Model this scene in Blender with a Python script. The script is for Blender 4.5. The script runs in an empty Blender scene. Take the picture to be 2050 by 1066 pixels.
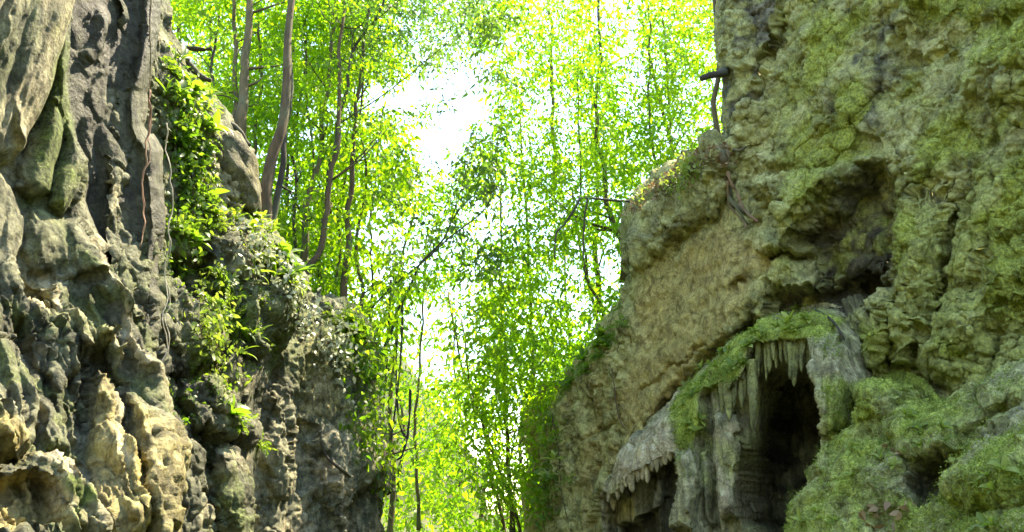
import bpy, math, random
import numpy as np
from mathutils import Vector, Matrix

random.seed(7)
RNG = np.random.default_rng(11)
SC = bpy.context.scene
COL = SC.collection

# ------------------------------------------------------------------ camera
PITCH = math.radians(17.0)
FPX = 1609.0                       # focal length in photo pixels (photo 2050 x 1066)
CAM = np.array([0.0, 0.0, 1.6])
cam_d = bpy.data.cameras.new('camera')
cam = bpy.data.objects.new('camera', cam_d)
COL.objects.link(cam)
cam.location = CAM
cam.rotation_euler = (math.pi / 2 + PITCH, 0, 0)
cam_d.sensor_width = 36.0
cam_d.lens = 36.0 * FPX / 2050.0
cam_d.clip_start = 0.05
cam_d.clip_end = 2000
SC.camera = cam

# ------------------------------------------------------------------ light
SUN_EL = math.radians(61)
SUN_AZ = math.radians(42)          # from +Y (view direction) towards +X (picture right)
w = bpy.data.worlds.new('World'); SC.world = w; w.use_nodes = True
nt = w.node_tree
sky = nt.nodes.new('ShaderNodeTexSky'); sky.sky_type = 'NISHITA'
sky.sun_disc = False; sky.sun_elevation = SUN_EL; sky.sun_rotation = SUN_AZ
sky.air_density = 1.0; sky.dust_density = 0.2; sky.ozone_density = 1.0
bg = nt.nodes['Background']; bg.inputs['Strength'].default_value = 0.15
nt.links.new(sky.outputs['Color'], bg.inputs['Color'])
sl = bpy.data.lights.new('sun', 'SUN'); sl.energy = 3.2; sl.angle = math.radians(0.53)
sl.color = (1.0, 0.95, 0.85)
so = bpy.data.objects.new('sun', sl); COL.objects.link(so)
so.rotation_euler = Vector((math.sin(SUN_AZ) * math.cos(SUN_EL), math.cos(SUN_AZ) * math.cos(SUN_EL),
                            math.sin(SUN_EL))).to_track_quat('Z', 'Y').to_euler()
SC.view_settings.view_transform = 'Standard'
SC.view_settings.look = 'None'
SC.view_settings.exposure = 2.8
SC.view_settings.gamma = 1.0
SC.view_settings.use_white_balance = True
SC.view_settings.white_balance_temperature = 8000
SC.view_settings.white_balance_tint = 9
SC.cycles.max_bounces = 7
SC.cycles.diffuse_bounces = 4
SC.cycles.transmission_bounces = 4
SC.cycles.glossy_bounces = 2
SC.cycles.sample_clamp_indirect = 6

# ------------------------------------------------------------------ numpy noise
_perm = np.random.default_rng(3).permutation(256).astype(np.int32)
_perm = np.concatenate([_perm, _perm, _perm])
_g = np.random.default_rng(4).normal(size=(256, 3)); _g /= np.linalg.norm(_g, axis=1)[:, None]
_g = _g.astype(np.float32)
_pt = np.random.default_rng(5).random((256, 3)).astype(np.float32)

def _hash(i, j, k):
    return _perm[_perm[_perm[i & 255] + (j & 255)] + (k & 255)]

def perlin(P):
    P = np.asarray(P, dtype=np.float32)
    sh = P.shape[:-1]; P = P.reshape(-1, 3)
    I = np.floor(P).astype(np.int32); F = P - I
    W = F * F * F * (F * (F * 6 - 15) + 10)
    out = np.zeros(len(P), np.float32)
    for a in (0, 1):
        wa = W[:, 0] if a else 1 - W[:, 0]
        for b in (0, 1):
            wb = wa * (W[:, 1] if b else 1 - W[:, 1])
            for c in (0, 1):
                wc = wb * (W[:, 2] if c else 1 - W[:, 2])
                g = _g[_hash(I[:, 0] + a, I[:, 1] + b, I[:, 2] + c)]
                out += wc * (g[:, 0] * (F[:, 0] - a) + g[:, 1] * (F[:, 1] - b) + g[:, 2] * (F[:, 2] - c))
    return (out * 1.6).reshape(sh)

def fbm(P, octv=4, gain=0.5, lac=2.03):
    s = 0; a = 1.0
    for o in range(octv):
        s = s + a * perlin(np.asarray(P) * (lac ** o) + 17.3 * o); a *= gain
    return s

def ridged(P, octv=4, gain=0.5, lac=2.1):
    """rounded swellings parted by creases"""
    s = 0.45; a = 1.0
    for o in range(octv):
        s = s + a * np.sqrt(perlin(np.asarray(P) * (lac ** o) + 31.7 * o) ** 2 + 0.004); a *= gain
    return s

def worley(P):
    P = np.asarray(P, dtype=np.float32); sh = P.shape[:-1]; P = P.reshape(-1, 3)
    I = np.floor(P).astype(np.int32)
    f1 = np.full(len(P), 9, np.float32); f2 = f1.copy(); idv = np.zeros(len(P), np.float32)
    for a in (-1, 0, 1):
        for b in (-1, 0, 1):
            for c in (-1, 0, 1):
                h = _hash(I[:, 0] + a, I[:, 1] + b, I[:, 2] + c)
                q = _pt[h] + I + np.array([a, b, c], np.float32) - P
                d = np.sqrt((q * q).sum(1))
                m = d < f1
                f2 = np.where(m, f1, np.minimum(f2, d)); idv = np.where(m, h / 255.0, idv); f1 = np.where(m, d, f1)
    return f1.reshape(sh), f2.reshape(sh), idv.reshape(sh)

_rv = np.random.default_rng(6).normal(size=(256, 3)).astype(np.float32)
def facets(P):
    """broken planes: every cell of the stone is a flat face with its own tilt"""
    P = np.asarray(P, dtype=np.float32); sh = P.shape[:-1]; P = P.reshape(-1, 3)
    I = np.floor(P).astype(np.int32)
    f1 = np.full(len(P), 9, np.float32); out = np.zeros(len(P), np.float32)
    for a in (-1, 0, 1):
        for b in (-1, 0, 1):
            for c in (-1, 0, 1):
                h = _hash(I[:, 0] + a, I[:, 1] + b, I[:, 2] + c)
                q = P - (_pt[h] + I + np.array([a, b, c], np.float32))
                d = (q * q).sum(1); m = d < f1
                out = np.where(m, (q * _rv[h]).sum(1), out); f1 = np.where(m, d, f1)
    return np.clip(out, -1.2, 1.2).reshape(sh)

def sstep(a, b, x):
    t = np.clip((x - a) / (b - a), 0, 1)
    return t * t * (3 - 2 * t)

# ------------------------------------------------------------------ places
def ray(u, v):
    u = np.asarray(u, float); v = np.asarray(v, float)
    a = (u - 1025) / FPX; b = (533 - v) / FPX
    return np.stack([a, math.cos(PITCH) - b * math.sin(PITCH) + 0 * a, math.sin(PITCH) + b * math.cos(PITCH) + 0 * a], -1)

def at(u, v, Y):
    """world point seen at photo pixel (u, v) on the vertical plane y = Y"""
    d = ray(u, v)
    return CAM + d * (np.asarray(Y, float) / d[..., 1])[..., None]

def proj(P):
    q = np.asarray(P) - CAM
    f = q[..., 1] * math.cos(PITCH) + q[..., 2] * math.sin(PITCH)
    up = -q[..., 1] * math.sin(PITCH) + q[..., 2] * math.cos(PITCH)
    f = np.where(f < 0.01, 0.01, f)
    return 1025 + FPX * q[..., 0] / f, 533 - FPX * up / f

def dseg(U, V, poly):
    """distance to a polyline, and its parameter 0..1 along it"""
    best = np.full(U.shape, 1e9); par = np.zeros(U.shape)
    n = len(poly) - 1
    for i in range(n):
        (x0, y0), (x1, y1) = poly[i], poly[i + 1]
        dx, dy = x1 - x0, y1 - y0
        t = np.clip(((U - x0) * dx + (V - y0) * dy) / (dx * dx + dy * dy + 1e-9), 0, 1)
        d = np.hypot(U - x0 - t * dx, V - y0 - t * dy)
        m = d < best
        best = np.where(m, d, best); par = np.where(m, (i + t) / n, par)
    return best, par

def sdf(U, V, poly):
    """positive inside the polygon"""
    d, _ = dseg(U, V, list(poly) + [poly[0]])
    ins = np.zeros(U.shape, bool)
    n = len(poly)
    for i in range(n):
        (x0, y0), (x1, y1) = poly[i], poly[(i + 1) % n]
        c = ((y0 > V) != (y1 > V)) & (U < (x1 - x0) * (V - y0) / (y1 - y0 + 1e-12) + x0)
        ins ^= c
    return np.where(ins, d, -d)

def lobe(U, V, poly, amp, wd):
    s = np.clip(sdf(U, V, poly) / wd, 0, 1)
    return amp * np.sqrt(np.clip(1 - (1 - s) ** 2, 0, 1))

def rid(U, V, poly, wd, amp, taper=True, sharp=1.0):
    d, t = dseg(U, V, poly)
    k = np.clip(1 - d / wd, 0, 1) ** sharp
    k = k * k * (3 - 2 * k) if sharp == 1.0 else k
    return amp * k * (np.sqrt(np.clip(np.sin(np.pi * np.clip(t, 0.02, 0.98)), 0, 1)) if taper else 1)

def plate(U, V, poly, amp, wl, wr):
    """a slab lying to the left of a downward line: slopes away leftwards over wl, breaks off to the right over wr"""
    best = np.full(U.shape, 1e9); sd = np.zeros(U.shape); par = np.zeros(U.shape); n = len(poly) - 1
    for i in range(n):
        (x0, y0), (x1, y1) = poly[i], poly[i + 1]
        dx, dy = x1 - x0, y1 - y0; L = math.hypot(dx, dy)
        t = np.clip(((U - x0) * dx + (V - y0) * dy) / (L * L + 1e-9), 0, 1)
        d = np.hypot(U - x0 - t * dx, V - y0 - t * dy)
        sg = np.where((dx * (V - y0) - dy * (U - x0)) > 0, 1.0, -1.0)
        m = d < best
        best = np.where(m, d, best); sd = np.where(m, d * sg, sd); par = np.where(m, (i + t) / n, par)
    k = np.where(sd > 0, np.clip(1 - sd / wl, 0, 1) ** 1.3, np.clip(1 + sd / wr, 0, 1))
    return amp * k * np.clip(np.minimum(par, 1 - par) * 9, 0, 1)

def soft(U, V, poly, wd):
    return sstep(-wd, wd, sdf(U, V, poly))

def ell(U, V, cu, cv, ru, rv, rot=0):
    c, s = math.cos(rot), math.sin(rot)
    a = ((U - cu) * c + (V - cv) * s) / ru; b = (-(U - cu) * s + (V - cv) * c) / rv
    return np.sqrt(np.clip(1 - a * a - b * b, 0, 1))

def gau(U, V, cu, cv, ru, rv, rot=0):
    c, s = math.cos(rot), math.sin(rot)
    a = ((U - cu) * c + (V - cv) * s) / ru; b = (-(U - cu) * s + (V - cv) * c) / rv
    return np.exp(-a * a - b * b)

# ------------------------------------------------------------------ mesh helpers
def mesh_np(name, V, F, mat, smooth=True, attr=None, var=None):
    V = np.asarray(V, np.float32); F = np.asarray(F, np.int32)
    me = bpy.data.meshes.new(name)
    me.vertices.add(len(V)); me.vertices.foreach_set('co', V.ravel())
    k = F.shape[1]
    me.loops.add(F.size); me.loops.foreach_set('vertex_index', F.ravel())
    me.polygons.add(len(F))
    me.polygons.foreach_set('loop_start', np.arange(0, F.size, k, dtype=np.int32))
    try:
        me.polygons.foreach_set('loop_total', np.full(len(F), k, np.int32))
    except Exception:
        pass
    me.update(calc_edges=True)
    if smooth:
        me.polygons.foreach_set('use_smooth', np.ones(len(F), bool))
    if attr is not None:
        a = me.attributes.new('mask', 'FLOAT_COLOR', 'POINT')
        a.data.foreach_set('color', np.asarray(attr, np.float32).ravel())
    if var is not None:
        a = me.attributes.new('var', 'FLOAT', 'POINT')
        a.data.foreach_set('value', np.asarray(var, np.float32).ravel())
    me.materials.append(mat)
    me.validate()
    return me

def link(name, me, parent=None):
    o = bpy.data.objects.new(name, me); COL.objects.link(o)
    if parent is not None:
        o.parent = parent
    return o

def tag(o, label=None, cat=None, group=None, kind=None):
    if label: o['label'] = label
    if cat: o['category'] = cat
    if group: o['group'] = group
    if kind: o['kind'] = kind
    return o

def empty(name, loc, label=None, cat=None, group=None):
    o = bpy.data.objects.new(name, None); COL.objects.link(o)
    o.location = loc; o.empty_display_size = 0.1
    return tag(o, label, cat, group)

def tube(pts, rad, ns=7):
    """verts, quads of a tapered tube (ends pinched)"""
    pts = np.asarray(pts, float); n = len(pts)
    rad = np.broadcast_to(np.asarray(rad, float), (n,))
    T = np.gradient(pts, axis=0); T /= np.linalg.norm(T, axis=1)[:, None] + 1e-9
    ref = np.array([0.31, 0.9, 0.12]);
    if abs((T.mean(0) * ref).sum()) > 0.85: ref = np.array([1.0, 0.1, 0.0])
    A = np.cross(T, ref); A /= np.linalg.norm(A, axis=1)[:, None] + 1e-9
    B = np.cross(T, A)
    an = np.linspace(0, 2 * math.pi, ns, endpoint=False)
    ring = pts[:, None] + rad[:, None, None] * (np.cos(an)[None, :, None] * A[:, None] + np.sin(an)[None, :, None] * B[:, None])
    V = np.concatenate([ring.reshape(-1, 3), pts[:1], pts[-1:]])
    q = []
    for i in range(n - 1):
        for j in range(ns):
            k = (j + 1) % ns
            q.append((i * ns + j, i * ns + k, (i + 1) * ns + k, (i + 1) * ns + j))
    c0, c1 = n * ns, n * ns + 1
    for j in range(0, ns):
        k = (j + 1) % ns
        q.append((c0, k, j, j)); q.append((c1, (n - 1) * ns + j, (n - 1) * ns + k, (n - 1) * ns + k))
    return V, np.array(q, np.int32)

def tris(F4):
    a = F4[:, [0, 1, 2]]; b = F4[:, [0, 2, 3]]
    F = np.concatenate([a, b])
    return F[(F[:, 0] != F[:, 1]) & (F[:, 1] != F[:, 2]) & (F[:, 0] != F[:, 2])]

class MB:
    def __init__(s): s.V = []; s.F = []; s.n = 0
    def add(s, V, F):
        s.V.append(V); s.F.append((tris(F) if F.shape[1] == 4 else F) + s.n); s.n += len(V)
    def tube(s, *a, **k): s.add(*tube(*a, **k))
    def mesh(s, name, mat, **k): return mesh_np(name, np.concatenate(s.V), np.concatenate(s.F), mat, **k)

def crv(pts, n):
    """Catmull-Rom through control points"""
    p = np.asarray(pts, float); p = np.concatenate([2 * p[:1] - p[1:2], p, 2 * p[-1:] - p[-2:-1]])
    m = len(p) - 3; t = np.linspace(0, m - 1e-6, n); i = t.astype(int); f = (t - i)[:, None]
    a, b, c, d = p[i], p[i + 1], p[i + 2], p[i + 3]
    return 0.5 * (2 * b + (c - a) * f + (2 * a - 5 * b + 4 * c - d) * f ** 2 + (3 * b - a - 3 * c + d) * f ** 3)

# ------------------------------------------------------------------ materials
def new_mat(name):
    m = bpy.data.materials.new(name); m.use_nodes = True
    t = m.node_tree; t.nodes.clear()
    o = t.nodes.new('ShaderNodeOutputMaterial')
    return m, t, o

def nd(t, kind, **kw):
    n = t.nodes.new('ShaderNode' + kind)
    for k, v in kw.items():
        if k in n.inputs: n.inputs[k].default_value = v
        else: setattr(n, k, v)
    return n

def noise(t, co, scale, detail=6, rough=0.6, dist=0.0):
    n = nd(t, 'TexNoise', Scale=scale, Detail=detail, Roughness=rough, Distortion=dist)
    t.links.new(co, n.inputs['Vector']); return n.outputs['Fac']

def ramp(t, fac, stops):
    r = nd(t, 'ValToRGB'); e = r.color_ramp.elements
    while len(e) < len(stops): e.new(0.5)
    for i, (p, c) in enumerate(stops):
        e[i].position = p; e[i].color = (*c, 1) if len(c) == 3 else c
    t.links.new(fac, r.inputs['Fac']); return r.outputs['Color']

def mixc(t, fac, a, b, mode='MIX'):
    m = nd(t, 'Mix', data_type='RGBA', blend_type=mode)
    for i, x in ((0, fac), (6, a), (7, b)):
        if hasattr(x, 'node'): t.links.new(x, m.inputs[i])
        else: m.inputs[i].default_value = x if i == 0 else (*x, 1)
    return m.outputs[2]

def mathn(t, op, a, b=0.0, clamp=False):
    m = nd(t, 'Math', operation=op, use_clamp=clamp)
    for i, x in ((0, a), (1, b)):
        if hasattr(x, 'node'): t.links.new(x, m.inputs[i])
        else: m.inputs[i].default_value = x
    return m.outputs[0]

def nd_col(t, co):
    n = nd(t, 'TexNoise', Scale=2.5, Detail=5.0); t.links.new(co, n.inputs['Vector']); return n.outputs['Color']

def rock_mat(name, light, mid, dark, moss1=(0.115, 0.15, 0.03), moss2=(0.035, 0.06, 0.015), bump=0.65, fine=34, streak=0.0, dk0=(0.05, 0.046, 0.028), dk1=(0.16, 0.145, 0.085)):
    m, t, o = new_mat(name)
    co = nd(t, 'TexCoord').outputs['Object']
    at_ = nd(t, 'Attribute', attribute_name='mask')
    sp = nd(t, 'SeparateColor'); t.links.new(at_.outputs['Color'], sp.inputs['Color'])
    moss, och, drk, pale = sp.outputs[0], sp.outputs[1], sp.outputs[2], at_.outputs['Alpha']
    n1 = noise(t, co, 1.7, 8, 0.62, 0.4); n2 = noise(t, co, 7.5, 8, 0.68, 0.2); n3 = noise(t, co, fine, 7, 0.7)
    mx = mathn(t, 'ADD', mathn(t, 'MULTIPLY', n1, 0.5), mathn(t, 'MULTIPLY', n2, 0.5))
    c = ramp(t, mx, [(0.38, dark), (0.5, mid), (0.63, light)])
    # ochre, pale calcite and painted sun, dark wet film and painted shade, each broken up by its own noise
    def brk(mask, nn, k=1.3):
        return mathn(t, 'MULTIPLY_ADD' if False else 'ADD', mathn(t, 'MULTIPLY', mask, 1.6), mathn(t, 'MULTIPLY', mathn(t, 'SUBTRACT', nn, 0.62), k), True)
    def gate(mask, nn):
        return mathn(t, 'MULTIPLY', brk(mask, nn), mathn(t, 'GREATER_THAN', mask, 0.01))
    oc = ramp(t, n2, [(0.35, (0.26, 0.195, 0.07)), (0.55, (0.46, 0.37, 0.13)), (0.75, (0.58, 0.50, 0.22))])
    c = mixc(t, gate(och, n2), c, oc)
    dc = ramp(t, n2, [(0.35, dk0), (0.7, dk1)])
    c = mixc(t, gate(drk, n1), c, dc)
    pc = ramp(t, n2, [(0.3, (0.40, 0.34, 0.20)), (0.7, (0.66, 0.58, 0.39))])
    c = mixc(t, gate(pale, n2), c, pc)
    mc = ramp(t, n3, [(0.3, moss2), (0.7, moss1)])
    c = mixc(t, gate(moss, n2), c, mc)
    if streak:
        mp = nd(t, 'Mapping'); mp.inputs['Scale'].default_value = (13, 13, 0.9); t.links.new(co, mp.inputs['Vector'])
        ns_ = noise(t, mp.outputs['Vector'], 1.0, 5, 0.6)
        c = mixc(t, streak, c, ramp(t, ns_, [(0.35, (0.25, 0.25, 0.24)), (0.5, (0.5, 0.5, 0.5)), (0.66, (0.78, 0.77, 0.72))]), 'OVERLAY')
    n5 = noise(t, co, 3.3, 9, 0.72, 0.6)
    c = mixc(t, ramp(t, n5, [(0.52, (0, 0, 0)), (0.60, (0.75, 0.75, 0.75))]), c, mixc(t, 1.0, c, (0.52, 0.50, 0.46), 'MULTIPLY'))
    c = mixc(t, ramp(t, n5, [(0.36, (0.6, 0.6, 0.6)), (0.44, (0, 0, 0))]), c, mixc(t, 1.0, c, (1.35, 1.35, 1.1), 'MULTIPLY'))
    # fine speckle: lichen spots and pits
    vo = nd(t, 'TexVoronoi', feature='DISTANCE_TO_EDGE', Scale=3.1); t.links.new(mixc(t, 0.12, co, nd_col(t, co)), vo.inputs['Vector'])
    crk = ramp(t, vo.outputs['Distance'], [(0.0, (0.22, 0.2, 0.18)), (0.045, (1, 1, 1))])
    c = mixc(t, mathn(t, 'MULTIPLY', n1, 0.8), c, crk, 'MULTIPLY')
    c = mixc(t, 0.8, c, ramp(t, n3, [(0.3, (0.22, 0.22, 0.22)), (0.5, (0.5, 0.5, 0.5)), (0.70, (0.8, 0.8, 0.76))]), 'OVERLAY')
    b = nd(t, 'BsdfPrincipled', Roughness=0.82); b.inputs['Specular IOR Level'].default_value = 0.25
    t.links.new(c, b.inputs['Base Color'])
    r = mathn(t, 'SUBTRACT', 0.85, mathn(t, 'MULTIPLY', drk, 0.25)); t.links.new(r, b.inputs['Roughness'])
    h = mathn(t, 'ADD', mathn(t, 'MULTIPLY', n3, 0.6), mathn(t, 'MULTIPLY', n2, 1.2))
    bp = nd(t, 'Bump', Strength=bump, Distance=0.09); t.links.new(h, bp.inputs['Height'])
    t.links.new(bp.outputs['Normal'], b.inputs['Normal'])
    t.links.new(b.outputs['BSDF'], o.inputs['Surface'])
    return m

def leaf_mat(name, c0, c1, t0, t1, trans=0.5, rough=0.45, scale=0.6):
    m, t, o = new_mat(name)
    v = nd(t, 'Attribute', attribute_name='var').outputs['Fac']
    co = nd(t, 'NewGeometry').outputs['Position']
    n = noise(t, co, scale, 3, 0.5)
    f = mathn(t, 'ADD', mathn(t, 'MULTIPLY', v, 0.75), mathn(t, 'MULTIPLY', mathn(t, 'SUBTRACT', n, 0.42), 1.6), True)
    b = nd(t, 'BsdfPrincipled', Roughness=rough); b.inputs['Specular IOR Level'].default_value = 0.4
    t.links.new(mixc(t, f, c0, c1), b.inputs['Base Color'])
    tr = nd(t, 'BsdfTranslucent'); t.links.new(mixc(t, f, t0, t1), tr.inputs['Color'])
    mx = nd(t, 'MixShader', Fac=trans)
    t.links.new(b.outputs[0], mx.inputs[1]); t.links.new(tr.outputs[0], mx.inputs[2])
    t.links.new(mx.outputs[0], o.inputs['Surface'])
    return m

def bark_mat(name, a, b_, sc=(14, 14, 3)):
    m, t, o = new_mat(name)
    co = nd(t, 'NewGeometry').outputs['Position']
    mp = nd(t, 'Mapping'); mp.inputs['Scale'].default_value = sc; t.links.new(co, mp.inputs['Vector'])
    n = noise(t, mp.outputs['Vector'], 1.0, 7, 0.65); n2 = noise(t, co, 1.3, 4, 0.5)
    c = ramp(t, n, [(0.3, a), (0.7, b_)])
    c = mixc(t, ramp(t, n2, [(0.5, (0, 0, 0)), (0.65, (0.5, 0.5, 0.5))]), c, (0.09, 0.12, 0.05))
    b = nd(t, 'BsdfPrincipled', Roughness=0.9); t.links.new(c, b.inputs['Base Color'])
    bp = nd(t, 'Bump', Strength=0.6, Distance=0.02); t.links.new(n, bp.inputs['Height']); t.links.new(bp.outputs['Normal'], b.inputs['Normal'])
    t.links.new(b.outputs[0], o.inputs['Surface'])
    return m

M = {}
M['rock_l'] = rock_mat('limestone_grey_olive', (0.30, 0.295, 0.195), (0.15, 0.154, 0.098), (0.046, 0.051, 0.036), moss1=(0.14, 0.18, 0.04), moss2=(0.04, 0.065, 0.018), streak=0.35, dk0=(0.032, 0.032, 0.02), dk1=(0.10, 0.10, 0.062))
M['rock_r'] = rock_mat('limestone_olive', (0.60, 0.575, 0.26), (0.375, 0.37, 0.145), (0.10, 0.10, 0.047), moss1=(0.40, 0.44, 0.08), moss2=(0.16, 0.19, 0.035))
M['flow'] = rock_mat('flowstone', (0.64, 0.59, 0.36), (0.42, 0.40, 0.22), (0.14, 0.14, 0.08), moss1=(0.44, 0.52, 0.09), moss2=(0.19, 0.25, 0.045), bump=0.8, fine=48, streak=0.7)
M['leaf_far'] = leaf_mat('leaf_canopy', (0.05, 0.10, 0.012), (0.11, 0.17, 0.02), (0.19, 0.50, 0.015), (0.50, 0.74, 0.03), 0.64)
M['leaf_mid'] = leaf_mat('leaf_canopy_mid', (0.04, 0.09, 0.012), (0.09, 0.15, 0.02), (0.15, 0.42, 0.02), (0.42, 0.64, 0.03), 0.58)
M['leaf_dark'] = leaf_mat('leaf_canopy_dark', (0.03, 0.07, 0.018), (0.06, 0.11, 0.025), (0.10, 0.26, 0.03), (0.28, 0.44, 0.05), 0.45)
M['leaf_fern'] = leaf_mat('leaf_fern', (0.05, 0.11, 0.015), (0.11, 0.18, 0.025), (0.16, 0.38, 0.02), (0.4, 0.55, 0.04), 0.45)
M['leaf_moss'] = leaf_mat('leaf_ground', (0.11, 0.18, 0.03), (0.34, 0.40, 0.08), (0.2, 0.36, 0.03), (0.46, 0.56, 0.07), 0.42)
M['leaf_painted_sun'] = leaf_mat('leaf_painted_sun', (0.22, 0.25, 0.14), (0.46, 0.48, 0.34), (0.25, 0.3, 0.12), (0.42, 0.45, 0.25), 0.25)  # pale tone puts the glare of the sun into the leaf colour
M['leaf_dead'] = leaf_mat('leaf_dead', (0.16, 0.085, 0.03), (0.36, 0.25, 0.12), (0.25, 0.12, 0.04), (0.4, 0.25, 0.1), 0.2)
M['bark'] = bark_mat('bark_brown', (0.04, 0.027, 0.012), (0.135, 0.09, 0.042))
M['bark_pale'] = bark_mat('bark_pale', (0.06, 0.048, 0.02), (0.19, 0.145, 0.065))
M['bark_dark'] = bark_mat('bark_dark', (0.02, 0.018, 0.014), (0.075, 0.06, 0.04))
M['root'] = bark_mat('root_reddish', (0.14, 0.07, 0.04), (0.34, 0.2, 0.12))
M['vine'] = bark_mat('vine_pale', (0.25, 0.22, 0.15), (0.5, 0.46, 0.36))
M['soil'] = rock_mat('hillside_soil', (0.13, 0.11, 0.06), (0.08, 0.07, 0.035), (0.04, 0.035, 0.02))

#%%STRUCT
# ------------------------------------------------------------------ rock masses
MASS = {}

def mass(name, label, u0, u1, vr, Yf, sculpt, mat, du=3.0, wrapL=0, wrapR=0, edge=40, er=0.8, keep=None, cat=None, kind='structure', back=(0.7, 1.0), rough=0.8, kmin=0.28, za=1.0):
    """a rock face: a sheet of points (u across, v down) at its own depth, turned back into the hill at its free edges, then sculpted"""
    v = np.arange(vr[0], vr[1] + 0.1, du)
    a = np.interp(v, [p[0] for p in u0], [p[1] for p in u0]); b = np.interp(v, [p[0] for p in u1], [p[1] for p in u1])
    nc = int(np.max(b - a) / du) + 2
    t = np.linspace(0, 1, nc)
    w_ = np.hanning(81); w_ /= w_.sum()
    sm_ = lambda q: np.convolve(np.pad(q, 40, mode='edge'), w_, mode='valid')
    a_s, b_s = sm_(a), sm_(b)
    U = a_s[:, None] + (b_s - a_s)[:, None] * t[None] + (a - a_s)[:, None] * (1 - t[None]) ** 7 + (b - b_s)[:, None] * t[None] ** 7; V = np.repeat(v[:, None], nc, 1)
    Y = Yf(U, V)
    ef = np.ones_like(U)
    for wr, d in ((wrapL, U - a[:, None]), (wrapR, b[:, None] - U)):
        if wr:
            ef = ef * (0.3 + 0.7 * sstep(0, edge * 1.8, d))
            s = np.clip(1 - d / edge, 0, 1); Y = Y + er * (1 - np.sqrt(np.clip(1 - s * s * 0.97, 0, 1)))
    P = at(U, V, Y)
    k = np.arange(1, 13) ** 1.35 * 0.16
    if wrapR:
        ex = P[:, -1:, :] + np.stack([wrapR * back[0] * k, back[1] * k, 0 * k], -1)[None]
        P = np.concatenate([P, ex], 1); U = np.concatenate([U, np.repeat(U[:, -1:], 12, 1)], 1); V = np.concatenate([V, np.repeat(V[:, -1:], 12, 1)], 1); ef = np.concatenate([ef, np.repeat(ef[:, -1:], 12, 1)], 1)
    if wrapL:
        ex = P[:, :1, :] + np.stack([wrapL * back[0] * k, back[1] * k, 0 * k], -1)[None]
        P = np.concatenate([ex[:, ::-1], P], 1); U = np.concatenate([np.repeat(U[:, :1], 12, 1), U], 1); V = np.concatenate([np.repeat(V[:, :1], 12, 1), V], 1); ef = np.concatenate([np.repeat(ef[:, :1], 12, 1), ef], 1)
    N = np.cross(np.gradient(P, axis=1), np.gradient(P, axis=0))
    N /= np.linalg.norm(N, axis=2)[..., None] + 1e-9
    if ((N * (CAM - P)).sum(2)).mean() < 0: N = -N
    for _ in range(6):
        N[1:-1, 1:-1] = (N[1:-1, 1:-1] + N[:-2, 1:-1] + N[2:, 1:-1] + N[1:-1, :-2] + N[1:-1, 2:]) / 5
    N /= np.linalg.norm(N, axis=2)[..., None] + 1e-9
    D, mk = sculpt(U, V, P)
    view = CAM - P; view /= np.linalg.norm(view, axis=2)[..., None]
    kn = np.clip(1.25 - ef, kmin, 1)[..., None]
    Dr = N * kn + view * (1 - kn); Dr /= np.linalg.norm(Dr, axis=2)[..., None] + 1e-9
    P2 = P + Dr * (D * ef)[..., None]
    # second pass on the sculpted shape: fractures, knobs and pits that also cover its steep sides
    N2 = np.cross(np.gradient(P2, axis=1), np.gradient(P2, axis=0)); N2 /= np.linalg.norm(N2, axis=2)[..., None] + 1e-9
    N2 = np.where(((N2 * N).sum(2) < 0)[..., None], -N2, N2)
    for _ in range(4):
        N2[1:-1, 1:-1] = (N2[1:-1, 1:-1] + N2[:-2, 1:-1] + N2[2:, 1:-1] + N2[1:-1, :-2] + N2[1:-1, 2:]) / 5
    N2 /= np.linalg.norm(N2, axis=2)[..., None] + 1e-9
    if rough:
        P3 = P2 * np.array([1, 1, za]); Q = P3 + 0.12 * np.stack([perlin(P3 * 2.3), perlin(P3 * 2.3 + 9), perlin(P3 * 2.3 + 21)], -1)
        f1, f2, idv = worley(Q * np.array([3.7, 3.7, 3.0]))
        d2 = 0.07 * (idv - 0.5) * sstep(0.0, 0.22, f2 - f1) - 0.06 * (1 - sstep(0, 0.10, f2 - f1)) * sstep(-0.2, 0.3, perlin(P3 * 0.8 + 5))
        f1, f2, idv = worley(Q * 9.0)
        d2 += 0.03 * (idv - 0.5) * sstep(0.0, 0.25, f2 - f1) - 0.012 * (1 - sstep(0, 0.1, f2 - f1))
        d2 += 0.05 * (ridged(Q * 3.1 + 50, 4, 0.6) - 0.95) + 0.04 * (ridged(Q * 6.5 + 20, 3, 0.6) - 0.8)
        pk = fbm(P3 * 0.9 + 71, 2); f1, f2, idv = worley(P3 * 8.5)
        d2 -= 0.04 * sstep(0.42, 0.12, f1) * sstep(0.05, 0.5, pk)
        d2 += 0.009 * fbm(P3 * 15, 3, 0.6)
        sf = rough(U, V) if callable(rough) else rough
        calm = 0.30 + 0.85 * sstep(-0.30, 0.35, fbm(P2 * 0.85 + 33, 2))       # smooth faces between rough ones
        d2 = d2 * calm + 0.085 * facets(Q * np.array([1.25, 1.25, 0.95]) + 4) + 0.034 * facets(Q * np.array([3.3, 3.3, 2.6]) + 9)
        P2 = P2 + N2 * (d2 * sf * np.clip(ef + 0.4, 0, 1))[..., None]
    nr, nc = U.shape
    idx = np.arange(nr * nc).reshape(nr, nc)
    F = np.stack([idx[:-1, :-1], idx[1:, :-1], idx[1:, 1:], idx[:-1, 1:]], -1).reshape(-1, 4)
    if keep is not None:
        kk = keep(U, V); F = F[(kk[:-1, :-1] & kk[1:, 1:]).reshape(-1)]
    z = np.zeros_like(U)
    att = np.stack([np.clip(mk.get(q, z) + z, 0, 1) for q in ('moss', 'ochre', 'dark', 'pale')], -1)
    Nf = np.cross(np.gradient(P2, axis=1), np.gradient(P2, axis=0)); Nf /= np.linalg.norm(Nf, axis=2)[..., None] + 1e-9
    Nf = np.where(((Nf * N).sum(2) < 0)[..., None], -Nf, Nf)
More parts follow.
